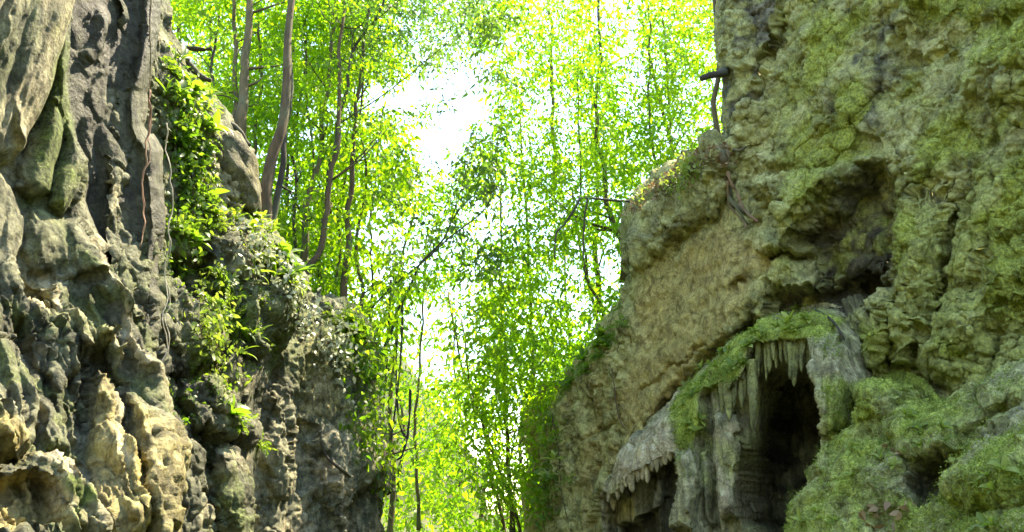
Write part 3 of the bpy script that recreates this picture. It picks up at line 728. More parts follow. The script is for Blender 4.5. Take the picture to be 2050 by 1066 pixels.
# ---- grotto: dripstone canopy with its cave
FORM = [(1190, 1300), (1183, 993), (1195, 952), (1225, 902), (1271, 852), (1331, 812), (1345, 790), (1395, 735), (1430, 690), (1472, 661), (1522, 636), (1602, 615), (1643, 626), (1678, 661), (1703, 696), (1718, 756), (1728, 850), (1745, 1300)]
CAVE = [(1510, 765), (1528, 742), (1575, 728), (1624, 738), (1640, 775), (1650, 840), (1640, 888), (1622, 925), (1606, 962), (1588, 1002), (1548, 1042), (1505, 1072), (1482, 1045), (1474, 985), (1486, 930), (1497, 870)]
FR_UP = [(1335, 830), (1345, 900), (1356, 905), (1400, 800), (1418, 768), (1470, 775), (1500, 740), (1512, 690), (1560, 683), (1610, 682), (1636, 735), (1650, 900), (1640, 1300)]
def sc_form(U, V, P):
    u = U + 9 * fbm(P * 1.8, 2); v = V + 9 * fbm(P * 1.8 + 40, 2)
    s = sdf(u, v, FORM)
    D = -1.4 + 1.4 * np.sqrt(np.clip(1 - (1 - np.clip((s + 10) / 75, 0, 1)) ** 2, 0, 1))
    low = sstep(-4, 4, sdf(u, v, [(1405, 1300), (1403, 800), (1420, 770), (1470, 778), (1500, 745), (1512, 692), (1560, 684), (1612, 684), (1634, 735), (1652, 900), (1650, 1300)]))
    D -= 0.55 * low * sstep(1380, 1520, u) + 0.25 * low
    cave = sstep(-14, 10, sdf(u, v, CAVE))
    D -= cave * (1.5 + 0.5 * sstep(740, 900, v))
    c1 = sstep(-4, 4, sdf(u, v, [(1192, 996), (1235, 992), (1266, 955), (1300, 930), (1348, 905), (1352, 960), (1340, 1300), (1192, 1300)]))
    D -= 0.75 * c1
    c2 = sstep(-4, 4, sdf(u, v, [(1205, 1052), (1250, 1040), (1310, 1010), (1310, 1300), (1205, 1300)])); D -= 0.5 * c2
    # curtains and pillars
    for (x0, x1, y0, y1, a, wd) in ((1423, 1482, 830, 1036, 0.42, 26), (1404, 1421, 905, 1048, 0.35, 9), (1340, 1402, 900, 1064, 0.40, 26), (1294, 1314, 925, 1200, 0.5, 10), (1484, 1500, 860, 985, 0.25, 9)):
        D += lobe(u, v, [(x0, y0), (x1, y0), (x1 + 2, (y0 + y1) / 2), (x1 - 4, y1), (x0 + 6, y1 + 6), (x0 - 2, (y0 + y1) / 2)], a, wd)
    drip = ridged(np.stack([u / 15, v / 190, 0 * u], -1), 3) - 1
    D += 0.11 * drip * np.maximum(low * (1 - cave), 0.5 * sstep(1630, 1660, u)) + 0.09 * lumps(P, 5.0, 1.0) * cave
    cone = soft(u, v, [(1183, 1000), (1225, 900), (1331, 812), (1352, 905), (1266, 957), (1190, 1000)], 8)
    D += 0.035 * cone * (ridged(np.stack([(u + 0.9 * v) / 22, (v - 0.6 * u) / 90, 0 * u], -1), 2) - 1) + 0.05 * cone
    D += lobe(u, v, [(1632, 690), (1660, 670), (1700, 700), (1716, 760), (1715, 850), (1670, 870), (1650, 860), (1640, 760)], 0.2, 34)
    D += rid(u, v, [(1640, 735), (1652, 800), (1655, 870)], 14, 0.15, False)
    D += 0.08 * fbm(P * np.array([1.5, 1.5, 0.6]), 2)
    n = fbm(P * 2.0 + 33, 3)
    top = soft(u, v, [(1335, 800), (1395, 735), (1472, 655), (1602, 605), (1660, 630), (1640, 680), (1510, 690), (1480, 760), (1400, 790), (1405, 870), (1360, 900)], 10)
    mk = {'moss': 0.75 * top + 0.35 * low * (1 - cave) * sstep(-0.3, 0.5, n) + 0.6 * soft(u, v, [(1640, 620), (1690, 660), (1730, 760), (1730, 1000), (1660, 900)], 20) * sstep(-0.4, 0.4, n),
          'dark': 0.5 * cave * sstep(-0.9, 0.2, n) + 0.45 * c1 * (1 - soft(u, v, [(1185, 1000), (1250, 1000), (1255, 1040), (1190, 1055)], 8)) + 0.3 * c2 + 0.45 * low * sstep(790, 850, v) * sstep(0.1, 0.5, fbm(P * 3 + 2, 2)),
          'ochre': 0.3 * cone + 0.4 * soft(u, v, [(1230, 930), (1340, 860), (1352, 905), (1266, 957), (1190, 1005), (1190, 985)], 10) + 0.5 * soft(u, v, [(1188, 1005), (1250, 1005), (1255, 1036), (1190, 1052)], 8),
          'pale': 0.6 * cone + 0.15 * soft(u, v, [(1640, 690), (1700, 690), (1715, 860), (1650, 870)], 16) + 0.35 * soft(u, v, [(1423, 850), (1482, 850), (1482, 1036), (1423, 1036)], 8)}
    return D, mk
grotto = empty('dripstone_grotto', tuple(at(1420, 1060, 9.3)), 'mossy dripstone canopy with hanging stalactites around a dark cave mouth', 'rock formation')
gm = mass('canopy', None, [(600, 1150), (1300, 1150)], [(600, 1775), (1300, 1775)], (560, 1290),
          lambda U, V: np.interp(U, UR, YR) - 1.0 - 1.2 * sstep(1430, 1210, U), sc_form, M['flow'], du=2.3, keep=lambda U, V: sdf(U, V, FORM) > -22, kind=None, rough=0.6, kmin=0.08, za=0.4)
gm.parent = grotto; gm.matrix_parent_inverse = Matrix.Translation(-Vector(grotto.location))

def stalactite(u, v0, v1, wpx, dY=0.0, bend=0.0, parent=grotto, src='canopy', tint=(0.3, 0, 0, 0.2), back=4):
    p0, n0 = on(src, u, v0 - back)
    Y = p0[1] + dY
    p0 = at(u, v0 - 6 - 0.5 * max(0, back - 8), Y); p1 = at(u + bend, v1, Y + 0.02)
    L = np.linalg.norm(p1 - p0); r = wpx / 2 / FPX * Y * 1.05
    n = 12; t = np.linspace(0, 1, n)
    ax = p0 + (p1 - p0) * t[:, None]
    ns = 10; an = np.linspace(0, 2 * math.pi, ns, endpoint=False)
    seed = RNG.random() * 50
    rad = r * (1.15 - 0.55 * t ** 1.4) * np.sqrt(np.clip(1 - t ** 7, 0, 1)) + 0.003
    ring = ax[:, None] + rad[:, None, None] * np.stack([np.cos(an), np.sin(an), 0 * an], -1)[None]
    nn = fbm(ring * np.array([14, 14, 6]) + seed, 3)
    ring = ax[:, None] + (rad[:, None] * (1 + 0.45 * nn))[..., None] * np.stack([np.cos(an), np.sin(an), 0 * an], -1)[None]
    V = np.concatenate([ring.reshape(-1, 3), ax[-1:] + [[0, 0, -rad[-1] * 0.8]]])
    q = [(i * ns + j, (i + 1) * ns + j, (i + 1) * ns + (j + 1) % ns, i * ns + (j + 1) % ns) for i in range(n - 1) for j in range(ns)]
    F = np.concatenate([tris(np.array(q)), np.array([((n - 1) * ns + j, n * ns, (n - 1) * ns + (j + 1) % ns) for j in range(ns)])])
    o = link('stalactite', mesh_np('stalactite', V - np.array(parent.location), F, M['flow'], attr=np.tile(np.array(tint, float), (len(V), 1))), parent)
    return o
G_ = (0.3, 0.12, 0.32, 0.0)
for a in [(1424, 770, 822, 13), (1435, 775, 838, 10), (1446, 772, 830, 11), (1458, 778, 842, 16), (1470, 770, 815, 9), (1484, 752, 818, 12), (1491, 745, 800, 8), (1506, 735, 862, 17),
          (1518, 694, 762, 10), (1528, 690, 748, 10), (1541, 690, 745, 11), (1553, 690, 738, 9), (1563, 688, 728, 10), (1574, 690, 715, 9), (1584, 700, 760, 12), (1593, 700, 775, 17), (1606, 690, 745, 10), (1617, 690, 735, 11), (1627, 700, 742, 10), (1636, 715, 750, 9),
          (1548, 700, 722, 8), (1600, 690, 722, 8), (1534, 700, 762, 7)]:
    stalactite(*a, dY=0.06 + 0.12 * RNG.random(), bend=RNG.normal() * 2, tint=G_, back=24)
for x, y in [(1430, 772), (1441, 775), (1453, 776), (1465, 774), (1477, 762), (1497, 742), (1512, 692), (1523, 690), (1535, 690), (1547, 688), (1558, 688), (1569, 687), (1579, 690), (1589, 695), (1600, 694), (1612, 690), (1622, 695), (1631, 705)]:
    stalactite(x + RNG.normal() * 3, y, y + RNG.uniform(10, 46) ** 1.0, RNG.uniform(6, 17), dY=0.06 + 0.26 * RNG.random(), bend=RNG.normal() * 3, tint=G_, back=24)
O_ = (0.0, 0.45, 0, 0.45)
for x, y, l, w_ in [(1192, 990, 20, 8), (1200, 992, 16, 7), (1209, 992, 22, 8), (1219, 992, 14, 8), (1229, 988, 34, 10), (1238, 984, 18, 8), (1246, 966, 22, 9), (1256, 960, 16, 9), (1265, 952, 34, 13), (1276, 948, 18, 9), (1286, 940, 22, 9), (1296, 932, 36, 9), (1305, 926, 18, 8), (1314, 922, 24, 9), (1324, 916, 18, 9), (1333, 910, 22, 9), (1342, 906, 18, 8), (1350, 904, 16, 7)]:
    stalactite(x, y, y + l, w_ * 1.15, dY=0.03 + 0.08 * RNG.random(), bend=RNG.normal() * 1.5, tint=O_)

# ---- hillside, valley floor
def zterr(x, y):
    xr = np.interp(y, [0, 6, 8.8, 10.5, 13.5, 17, 22, 60], [5.6, 5.0, 4.8, 4.3, 3.6, 2.4, 2.6, 5]) + 0.3
    xl = np.interp(y, [0, 7, 10, 13.5, 17, 60], [-4.6, -5.2, -4.6, -4.0, -4.6, -14])
    n = fbm(np.stack([x * 0.35, y * 0.35, 0 * x], -1), 3)
    r = sstep(0, 1.6, x - xr) * np.interp(y, [0, 9, 13, 17, 24, 60], [6.0, 6.0, 5.6, 3.2, 2.2, 3]) + np.clip(x - xr - 1.2, 0, 60) * np.interp(y, [16, 20], [0.75, 0.4])
    l = sstep(0, 1.4, xl - x) * np.interp(y, [0, 9, 13, 17, 60], [4.6, 4.4, 3.9, 3.4, 3.0]) + np.clip(xl - 1.2 - x, 0, 60) * 0.5
    far = np.clip(y - 24, 0, 100) * 0.22 * sstep(0, 4, np.maximum(x - xr, xl - x))
    return np.minimum(r + l + far, 26) + 0.3 * n * sstep(0, 1, r + l)
gx, gy = np.meshgrid(np.concatenate([np.linspace(-400, -45, 8), np.linspace(-40, 40, 140), np.linspace(45, 400, 8)]), np.concatenate([np.linspace(-400, -30, 8), np.linspace(-25, 60, 130), np.linspace(65, 500, 8)]))
P_ = np.stack([gx, gy, zterr(gx, gy)], -1)
idx = np.arange(gx.size).reshape(gx.shape)
F_ = np.stack([idx[:-1, :-1], idx[:-1, 1:], idx[1:, 1:], idx[1:, :-1]], -1).reshape(-1, 4)
mkz = np.zeros((gx.size, 4)); mkz[:, 0] = 0.4
tag(link('ground', mesh_np('ground', P_.reshape(-1, 3), F_, M['soil'], attr=mkz)), 'soil of the gorge floor and wooded banks', kind='structure')
# ---- brown boulder perched on the left slope
u_ = np.linspace(0, 2 * math.pi, 64, endpoint=False); v_ = np.linspace(0.02, math.pi - 0.02, 40)
uu, vv = np.meshgrid(u_, v_)
S_ = np.stack([np.sin(vv) * np.cos(uu), np.sin(vv) * np.sin(uu), np.cos(vv)], -1)
S_ = np.sign(S_) * np.abs(S_) ** 0.8
bc = at(468, 345, 9.0)
B_ = S_ * np.array([0.27, 0.5, 0.47]); B_ = B_ + np.stack([0.12 * S_[..., 2] * 0 - 0.10 * S_[..., 2], 0 * uu, 0 * uu], -1)
B_ = B_ * (1 + 0.25 * fbm(B_ * 2.2 + 8, 3) + 0.12 * (ridged(B_ * 4 + 3, 3) - 1))[..., None]
idx = np.arange(uu.size).reshape(uu.shape); r2 = np.roll(idx, -1, 1)
Fb = np.stack([idx[:-1], idx[1:], r2[1:], r2[:-1]], -1).reshape(-1, 4)
mkb = np.zeros((uu.size, 4)); mkb[:, 1] = 0.30; mkb[:, 2] = 0.42
bo = link('boulder', mesh_np('boulder', B_.reshape(-1, 3), Fb, M['rock_l'], attr=mkb)); bo.location = bc
tag(bo, 'rounded brown boulder perched on the left slope under the tree roots', 'boulder')
print('STRUCT done')

# ------------------------------------------------------------------ forest
def leaves(centers, dirs, L, W, droop=0.25, fold=0.25):
    """six-point folded leaves: verts (n*6), tris (n*4)"""
    n = len(centers)
    d = dirs / (np.linalg.norm(dirs, axis=1)[:, None] + 1e-9)
    r = RNG.normal(size=(n, 3)); r[:, 2] *= 0.6
    s = np.cross(d, r); s /= np.linalg.norm(s, axis=1)[:, None] + 1e-9
    up = np.cross(s, d)
    L = np.broadcast_to(L, (n,))[:, None]; W = np.broadcast_to(W, (n,))[:, None]
    dn = np.array([[0, 0, -1.0]])
    b = centers
    m1 = b + d * L * 0.33; m2 = b + d * L * 0.68 + dn * L * droop * 0.3; tp = b + d * L + dn * L * droop
    v = np.stack([b, m1 + s * W * 0.5 + up * W * fold, m1 - s * W * 0.5 + up * W * fold,
                  m2 + s * W * 0.38 + up * W * fold, m2 - s * W * 0.38 + up * W * fold, tp], 1)
    f = np.array([[0, 2, 1], [1, 2, 4], [1, 4, 3], [3, 4, 5]])
    F = (np.arange(n)[:, None, None] * 6 + f[None]).reshape(-1, 3)
    return v.reshape(-1, 3), F

SKY = [  # openings between the crowns: (u, v, ru, rv, strength)
    (850, 170, 105, 55, 1.5), (915, 235, 58, 75, 1.6), (780, 175, 60, 50, 1.0), (840, 330, 100, 60, 0.7), (1005, 440, 52, 45, 1.1), (940, 470, 70, 70, 0.85), (800, 430, 90, 80, 0.6), (690, 420, 60, 90, 0.45), (640, 560, 60, 60, 0.4), (860, 600, 90, 70, 0.6),
    (935, 640, 55, 75, 0.95), (720, 585, 30, 55, 0.8), (805, 790, 50, 140, 1.1), (850, 700, 70, 60, 0.6), (400, 70, 40, 28, 0.9), (770, 60, 80, 50, 0.45),
    (595, 390, 40, 60, 0.6), (1205, 25, 26, 40, 0.8), (1265, 215, 20, 20, 0.5), (1010, 330, 40, 60, 0.5), (980, 120, 40, 60, 0.45), (815, 980, 30, 90, 0.7), (760, 480, 50, 60, 0.5), (1040, 80, 30, 30, 0.4), (960, 900, 40, 40, 0.25), (980, 780, 120, 200, 0.3), (1000, 960, 110, 120, 0.3)]
def open_sky(u, v):
    s = 0
    for (cu, cv, ru, rv, k) in SKY:
        s = s + k * np.exp(-((u - cu) / ru) ** 2 - ((v - cv) / rv) ** 2)
    return s

TREES = []   # dict(name, label, group, pts, rad, mat, leaf)
def trunk(label, px, Y, wpx, mat='bark', group=None, leaf='leaf_far', ext=2.5, top=0.5, cat='tree', forks=()):
    """a tree whose stem the photograph shows: pixel polyline from the foot up, at depth Y"""
    p = [at(u, v, Y + 0.12 * i) for i, (u, v) in enumerate(px)]
    p.insert(0, p[0] + np.array([0, 0.1, -0.9]))
    d = p[-1] - p[-2]; d = d / np.linalg.norm(d)
    p.append(p[-1] + (d * 0.6 + np.array([0, 0.1, 0.5])) * ext)
    c = crv(p, 26)
    c = c + (0.09 if wpx < 20 else 0.05) * np.stack([fbm(c * 0.9 + 3, 3), fbm(c * 0.9 + 30, 3), 0 * c[:, 0]], -1)
    r0 = wpx / 2 / FPX * Y
    TREES.append(dict(label=label, group=group, pts=c, rad=r0 * np.linspace(1.12, top, 26) * (1 + 0.5 * np.exp(-np.arange(26) / 1.6)), mat=mat, leaf=leaf, cl=[], forks=forks, Y=Y))

trunk('slim straight tree second from the dark recess on the left bank', [(463, 250), (468, 130), (464, 0)], 12.6, 13, 'bark_pale')
trunk('mottled tree with a thick foot rising above the brown boulder', [(482, 245), (484, 190), (492, 100), (500, 0)], 12.2, 25, 'bark_pale')
trunk('big brown tree leaning right with a bright sunlit edge, left bank', [(528, 415), (545, 320), (567, 235), (574, 120), (586, 0)], 11.4, 27, 'bark')
trunk('dark stem pressed against the big leaning brown tree', [(545, 440), (562, 330), (574, 250), (578, 150)], 11.8, 15, 'bark_dark')
trunk('crooked dark tree with an S-shaped foot above the fern slope', [(612, 560), (640, 510), (657, 460), (662, 380), (678, 290), (676, 180), (685, 60)], 12.4, 14, 'bark')
trunk('yellowish forked tree left of the crooked dark tree', [(606, 475), (622, 400), (640, 340), (646, 270), (655, 150)], 13.8, 15, 'bark_pale')
trunk('straight grey tree on top of the farthest left buttress', [(692, 590), (696, 500), (700, 400), (708, 310), (720, 180)], 13.6, 15, 'bark')
trunk('thin upright sapling between the big leaning tree and the forked tree', [(570, 470), (576, 400), (578, 330), (584, 200)], 15.5, 9, 'bark')
trunk('thin tree bending over the gap, its stem slanting right to the sky', [(728, 650), (765, 590), (805, 555), (870, 500), (960, 432)], 15.5, 5, 'bark_dark', leaf='leaf_dark', ext=0.8)
trunk('thin dark tree slanting out of the left buttress over the gap', [(756, 730), (790, 660), (805, 600), (835, 540), (880, 490)], 16.5, 7, 'bark_dark', leaf='leaf_dark', ext=0.8)
trunk('wavy slender tree beside the straight grey tree', [(722, 610), (718, 500), (730, 380), (724, 250)], 15.0, 8, 'bark')
trunk('hair-thin sapling at the edge of the left buttress', [(745, 640), (742, 520), (750, 400)], 17.0, 6, 'bark')
trunk('tall slim tree standing in the middle of the right bank', [(1250, 490), (1228, 450), (1214, 400), (1204, 330), (1196, 250), (1200, 100)], 17.5, 13, 'bark')
trunk('thin tree with a hooked foot at the edge of the right wall', [(1205, 628), (1180, 570), (1168, 480), (1165, 400), (1160, 250)], 18.5, 7, 'bark')
trunk('reddish slender tree near the top step of the right wall', [(1316, 350), (1306, 290), (1300, 200), (1298, 60)], 17.0, 7, 'bark')
trunk('pale thin tree next to the reddish slender tree', [(1342, 318), (1336, 200), (1330, 90), (1328, 0)], 17.5, 6, 'bark_pale')
trunk('pale tree with roots running down beside the tall right cliff', [(1442, 292), (1434, 220), (1436, 120), (1426, 0)], 12.2, 14, 'bark_pale')
trunk('grey tree whose top fades into the right-hand foliage', [(1110, 330), (1106, 220), (1104, 100), (1100, -20)], 22, 10, 'bark')
trunk('slim tree in the bright foliage left of the hooked-foot tree', [(1068, 760), (1062, 650), (1058, 560), (1050, 400)], 21, 9, 'bark')
trunk('slim tree at the foot of the bright bank above the gorge bottom', [(1022, 1000), (1016, 870), (1010, 700), (1004, 560)], 20, 9, 'bark')
trunk('leaning sapling at the foot of the brown outcrop', [(1046, 1080), (1020, 1000), (995, 930), (960, 840)], 19.5, 7, 'bark')
trunk('short leaning tree low in the bright bank', [(1012, 1080), (1000, 1000), (985, 960), (965, 850), (930, 760)], 22, 8, 'bark')
trunk('grey tree standing alone in the pale gap beside the left buttress', [(838, 1000), (832, 880), (838, 740), (845, 620)], 26, 7, 'bark_pale', leaf='leaf_dark')
trunk('brown slender tree behind the hanging branch', [(1200, 560), (1192, 480), (1196, 400), (1190, 300)], 21, 12, 'bark')
trunk('dark slender tree arching right under the top of the sky gap', [(664, 330), (690, 200), (715, 90), (760, 10)], 13.2, 9, 'bark_dark', leaf='leaf_dark')
OVER = len(TREES) - 1
trunk('crooked thin stem just right of the big leaning brown tree', [(590, 470), (596, 380), (588, 290), (600, 200), (612, 60)], 14.2, 8, 'bark_dark')
trunk('dark wavy stem left of the big leaning brown tree', [(515, 330), (512, 240), (520, 150), (516, 0)], 14.5, 9, 'bark')
trunk('thin dark stem left of the slim straight tree', [(432, 200), (428, 120), (436, 20)], 14.0, 8, 'bark_dark')
trunk('forked brown sapling above the sunny lip of the left wall', [(640, 520), (652, 440), (640, 370), (622, 300)], 14.6, 7, 'bark')
trunk('thin bent stem behind the straight grey tree', [(668, 600), (680, 520), (676, 430), (690, 330)], 15.4, 7, 'bark')
# trees of the wood behind whose stems are mostly lost in leaves
for (x, y, g) in [(-6.5, 17, 0), (-8.5, 20, 0), (-5.0, 21, 0), (-10, 16, 0), (-7, 25, 0), (-4.0, 27, 0), (-11, 24, 0),
                  (2.2, 25, 1), (4.5, 21, 1), (5.0, 26, 1), (6.8, 18, 1), (7.5, 23, 1), (8.5, 28, 1), (3.2, 31, 1), (9.5, 20, 1), (1.0, 36, 1), (6.0, 34, 1), (5.8, 15, 1),
                  (-1.5, 38, 2), (-3.5, 42, 2), (1.8, 46, 2), (-6, 40, 2), (4.5, 44, 2)]:
    z0 = float(zterr(np.array([x]), np.array([y]))[0]) - 0.3
    h = random.uniform(10, 14)
    p = [np.array([x, y, z0])]
    for i in range(5): p.append(p[-1] + np.array([random.uniform(-.7, .7), random.uniform(-.5, .5), h / 5]))
    c = crv(p, 22)
    TREES.append(dict(label=['slender tree in the wood behind the left bank trunks', 'leafy tree deep in the bright wood of the right bank', 'distant tree closing the gorge behind the gap'][g],
                      group=['trees behind the left bank', 'trees deep in the right bank', 'trees closing the gorge'][g], pts=c, rad=np.linspace(0.11, 0.035, 22), mat='bark', leaf=random.choice(['leaf_far', 'leaf_mid']), cl=[], forks=(), Y=y))

# leaf clumps: scattered through the wood, thinned where the photograph shows sky, then given to the nearest stem
def clumps(n, ur, vr, yr, thin=1.0, thr=-0.15, freq=0.55):
    u = RNG.uniform(*ur, n); v = RNG.uniform(*vr, n); Y = RNG.uniform(yr[0] ** 1.0, yr[1] ** 1.0, n)
    P = at(u, v, Y)
    ok = RNG.random(n) > open_sky(u, v) * thin * 0.82 * (1 + 1.1 * fbm(np.stack([u / 85, v / 85, 0 * u], -1), 3))
    ok &= fbm(P * freq, 3) > thr + 0.05
    ok &= P[:, 2] > zterr(P[:, 0], P[:, 1]) + 0.15
    return P[ok]
cp = [clumps(6200, (340, 800), (-120, 640), (12.5, 21), 1.15, -0.2),
      clumps(3800, (640, 1010), (-230, 760), (15, 30), 1.25, -0.05),
      clumps(5700, (950, 1480), (-60, 1000), (15.5, 20.5), 1.1, -0.25),
      clumps(1500, (800, 1130), (560, 1100), (20, 27), 1.3, -0.1),
      clumps(1900, (330, 1480), (-200, 1100), (28, 46), 1.5, -0.05)]
cp = np.concatenate(cp + [clumps(100, (960, 1480), (-60, 460), (16, 21), 1.1, -0.25), clumps(420, (770, 920), (640, 1090), (27, 44), 0.45, -0.2), clumps(500, (770, 985), (300, 580), (16, 22), 0.35, -0.1, 0.9)])
XY = np.array([[t['pts'][len(t['pts']) // 2 + 3][0], t['pts'][len(t['pts']) // 2 + 3][1]] for t in TREES])
dk_ = np.array([40.0 if t['leaf'] == 'leaf_dark' else 0.0 for t in TREES]); cu_, cv_ = proj(cp)
own = np.argmin(((cp[:, None, :2] - XY[None]) ** 2).sum(2) + dk_[None] * ((cv_ > 560) | (cu_ < 740) | (cu_ > 1010))[:, None], axis=1)
for p, k in zip(cp, own): TREES[k]['cl'].append(p)
TREES[OVER]['cl'] += list(clumps(420, (650, 930), (-120, 135), (12.2, 15.5), 0.55, -0.15, 0.9))

for T in TREES:
    c = T['pts']
    root = empty('forest_tree', tuple(c[0]), T['label'], 'tree', T['group'])
    o0 = np.array(root.location)
    V, F = tube(c, T['rad'], 9)
    link('trunk', mesh_np('trunk', V - o0, tris(F), M[T['mat']]), root)
    cl = np.array(T['cl'])
    if len(cl) == 0: continue
    nl = 0
    for p in cl[RNG.permutation(len(cl))]:
        # a limb leaves the stem below the clump and curves up into it
        hd = np.hypot(*(p - c[-1])[:2])
        k = int(np.clip(np.argmin(np.abs(c[:, 2] - (p[2] - 0.7 * hd))), 6, len(c) - 2))
        a = c[k]; d = p - a
        if np.linalg.norm(d) > 4.5 or d[2] < 0.2: continue
        mid = a + d * 0.5 + np.array([0, 0, -0.10 * np.linalg.norm(d)]) + RNG.normal(size=3) * 0.08
        r = min(T['rad'][k] * 0.45, 0.035)
        V, F = tube(crv([a, mid, p], 7), np.linspace(r, 0.005, 7), ns=5)
        link('limb', mesh_np('limb', V - o0, tris(F), M[T['mat']]), root)
        nl += 1
        if nl >= 7: break
    # sprays: each clump is a few drooping twigs with leaves set along both sides
    ntw, nlf = 3, 6
    nc = len(cl); n = nc * ntw * nlf
    tone = RNG.random()
    sz = np.clip(cl[:, 1] / 17, 0.75, 2.6) * RNG.uniform(0.7, 1.35, nc) * (0.66 + 0.55 * tone ** 2)
    tw = RNG.normal(size=(nc, ntw, 3)); tw[..., 2] = tw[..., 2] * 0.35 - 0.35
    tw /= np.linalg.norm(tw, axis=2)[..., None]
    st = cl[:, None] + RNG.normal(size=(nc, ntw, 3)) * (0.16 * sz)[:, None, None]
    t = (np.arange(nlf) + 0.5)[None, None] / nlf + RNG.normal(size=(nc, ntw, nlf)) * 0.05
    cen = st[:, :, None] + tw[:, :, None] * (t * 0.55 * sz[:, None, None])[..., None] + np.array([0, 0, -0.12]) * (t ** 2)[..., None]
    sd = np.cross(tw, RNG.normal(size=(nc, ntw, 3)) * 0.4 + np.array([0, 0, 1.0])); sd /= np.linalg.norm(sd, axis=2)[..., None] + 1e-9
    sg = np.where(np.arange(nlf) % 2 == 0, 1.0, -1.0)[None, None, :, None]
    dr = tw[:, :, None] * 0.65 + sd[:, :, None] * sg + RNG.normal(size=(nc, ntw, nlf, 3)) * 0.28 + np.array([0, 0, -0.4])
    LL = (RNG.uniform(0.75, 1.2, (nc, ntw, nlf)) * 0.155 * sz[:, None, None]).ravel()
    V, F = leaves(cen.reshape(-1, 3), dr.reshape(-1, 3), LL, LL * RNG.uniform(0.34, 0.5, n))
    var = np.repeat(np.clip(np.repeat(RNG.random(nc), ntw * nlf) * 0.5 + RNG.random(n) * 0.3 + 0.35 * tone - 0.1, 0, 1), 6)
    link('crown', mesh_np('crown', V - o0, F, M[T['leaf']], smooth=False, var=var), root)
print('FOREST', len(cp), sum(len(t['cl']) for t in TREES) * 18)

# ------------------------------------------------------------------ plants, vines, roots, litter
def strap_mesh(name, L, W, arch, mat, seg=6):
    t = np.linspace(0, 1, seg)
    x = L * np.sin(t * arch) / arch * 1.0; z = L * (t * 0.55 - 0.75 * t ** 2 * arch * 0.7)
    wd = W * np.sin(np.pi * np.clip(t * 0.93 + 0.06, 0, 1)) ** 0.75
    V = np.concatenate([np.stack([x, wd / 2, z + 0.2 * wd], -1), np.stack([x, 0 * x, z], -1), np.stack([x, -wd / 2, z + 0.2 * wd], -1)])
    F = []
    for r in (0, seg):
        for i in range(seg - 1): F.append((r + i, r + i + 1, r + seg + i + 1, r + seg + i))
    return mesh_np(name, V, tris(np.array(F)), mat, var=np.repeat([0.2, 0.5, 0.9], seg) * 0 + random.random())

def frond_mesh(name, L, W, arch, mat, n=13):
    t = np.linspace(0.04, 1, n)
    x = L * t * (1 - 0.18 * arch * t); z = L * (t * 0.6 - 0.8 * arch * t ** 2)
    c = np.stack([x, 0 * x, z], -1)
    wd = W * np.sin(np.pi * np.clip(t * 0.86 + 0.12, 0, 1))
    cen = np.repeat(c, 2, 0); sg = np.tile([1.0, -1.0], n)
    d = np.stack([0.45 + 0 * sg, sg, -0.15 + 0 * sg], -1)
    V, F = leaves(cen, d, np.repeat(wd * 0.6, 2) + 0.01, L / n * 0.95, droop=0.15)
    mb = MB(); mb.tube(c, np.linspace(0.004, 0.0015, n), ns=4)
    V2 = np.concatenate([V] + mb.V); F2 = np.concatenate([F] + [f + len(V) for f in mb.F])
    return mesh_np(name, V2, F2, mat, smooth=False, var=np.full(len(V2), random.random()))

STRAP = {m: [strap_mesh('strap_leaf', 1.0, w_, a_, M[m]) for w_, a_ in ((0.14, 0.9), (0.17, 1.3), (0.12, 1.1), (0.2, 0.7))] for m in ('leaf_fern', 'leaf_moss')}
FROND = {m: [frond_mesh('frond', 1.0, w_, a_, M[m]) for w_, a_ in ((0.3, 0.7), (0.36, 1.0), (0.28, 0.5))] for m in ('leaf_fern', 'leaf_moss')}
OVAL = {m: [strap_mesh('oval_leaf', 1.0, w_, a_, M[m]) for w_, a_ in ((0.42, 0.6), (0.5, 0.9), (0.36, 0.4))] for m in ('leaf_fern', 'leaf_moss')}

def plant(mass_name, u, v, size, kind, label, group, mat='leaf_fern', nl=8, hang=0.0):
    p, n = on(mass_name, u, v)
    root = empty({'frond': 'fern', 'strap': 'strap_leaf_plant', 'oval': 'broad_leaf_plant'}[kind], tuple(p + n * 0.01), label, 'fern' if kind == 'frond' else 'plant', group)
    src = {'frond': FROND, 'strap': STRAP, 'oval': OVAL}[kind][mat]
    a0 = random.random() * 6.28
    axis = Vector((n[0] * 0.7, n[1] * 0.7, n[2] * 0.4 + 0.75 - hang)).normalized()
    q = axis.to_track_quat('Z', 'X').to_matrix().to_4x4()
    for i in range(nl):
        o = bpy.data.objects.new('frond' if kind == 'frond' else 'leaf', random.choice(src)); COL.objects.link(o)
        o.parent = root
        sc = size * random.uniform(0.65, 1.15)
        o.matrix_local = q @ Matrix.Rotation(a0 + i * 2.4 + random.uniform(-.4, .4), 4, 'Z') @ Matrix.Rotation(random.uniform(-0.75, 0.25), 4, 'Y') @ Matrix.Scale(sc, 4)
    return root

def scatter_px(poly, n):
    P = np.array(poly, float); lo, hi = P.min(0), P.max(0); out = []
    while len(out) < n:
        q = RNG.uniform(lo, hi, (n * 3, 2)); s = sdf(q[:, 0], q[:, 1], poly) > 0
        out += [tuple(x) for x in q[s]]
    return out[:n]

def zone(mass_name, poly, n, size, kinds, label, group, mat='leaf_fern', nl=(6, 9), hang=0.0):
    for (u, v) in scatter_px(poly, n):
        k = random.choice(kinds)
        plant(mass_name, u, v, size * random.uniform(0.6, 1.3), k, label[k], group, mat, random.randint(*nl), hang)

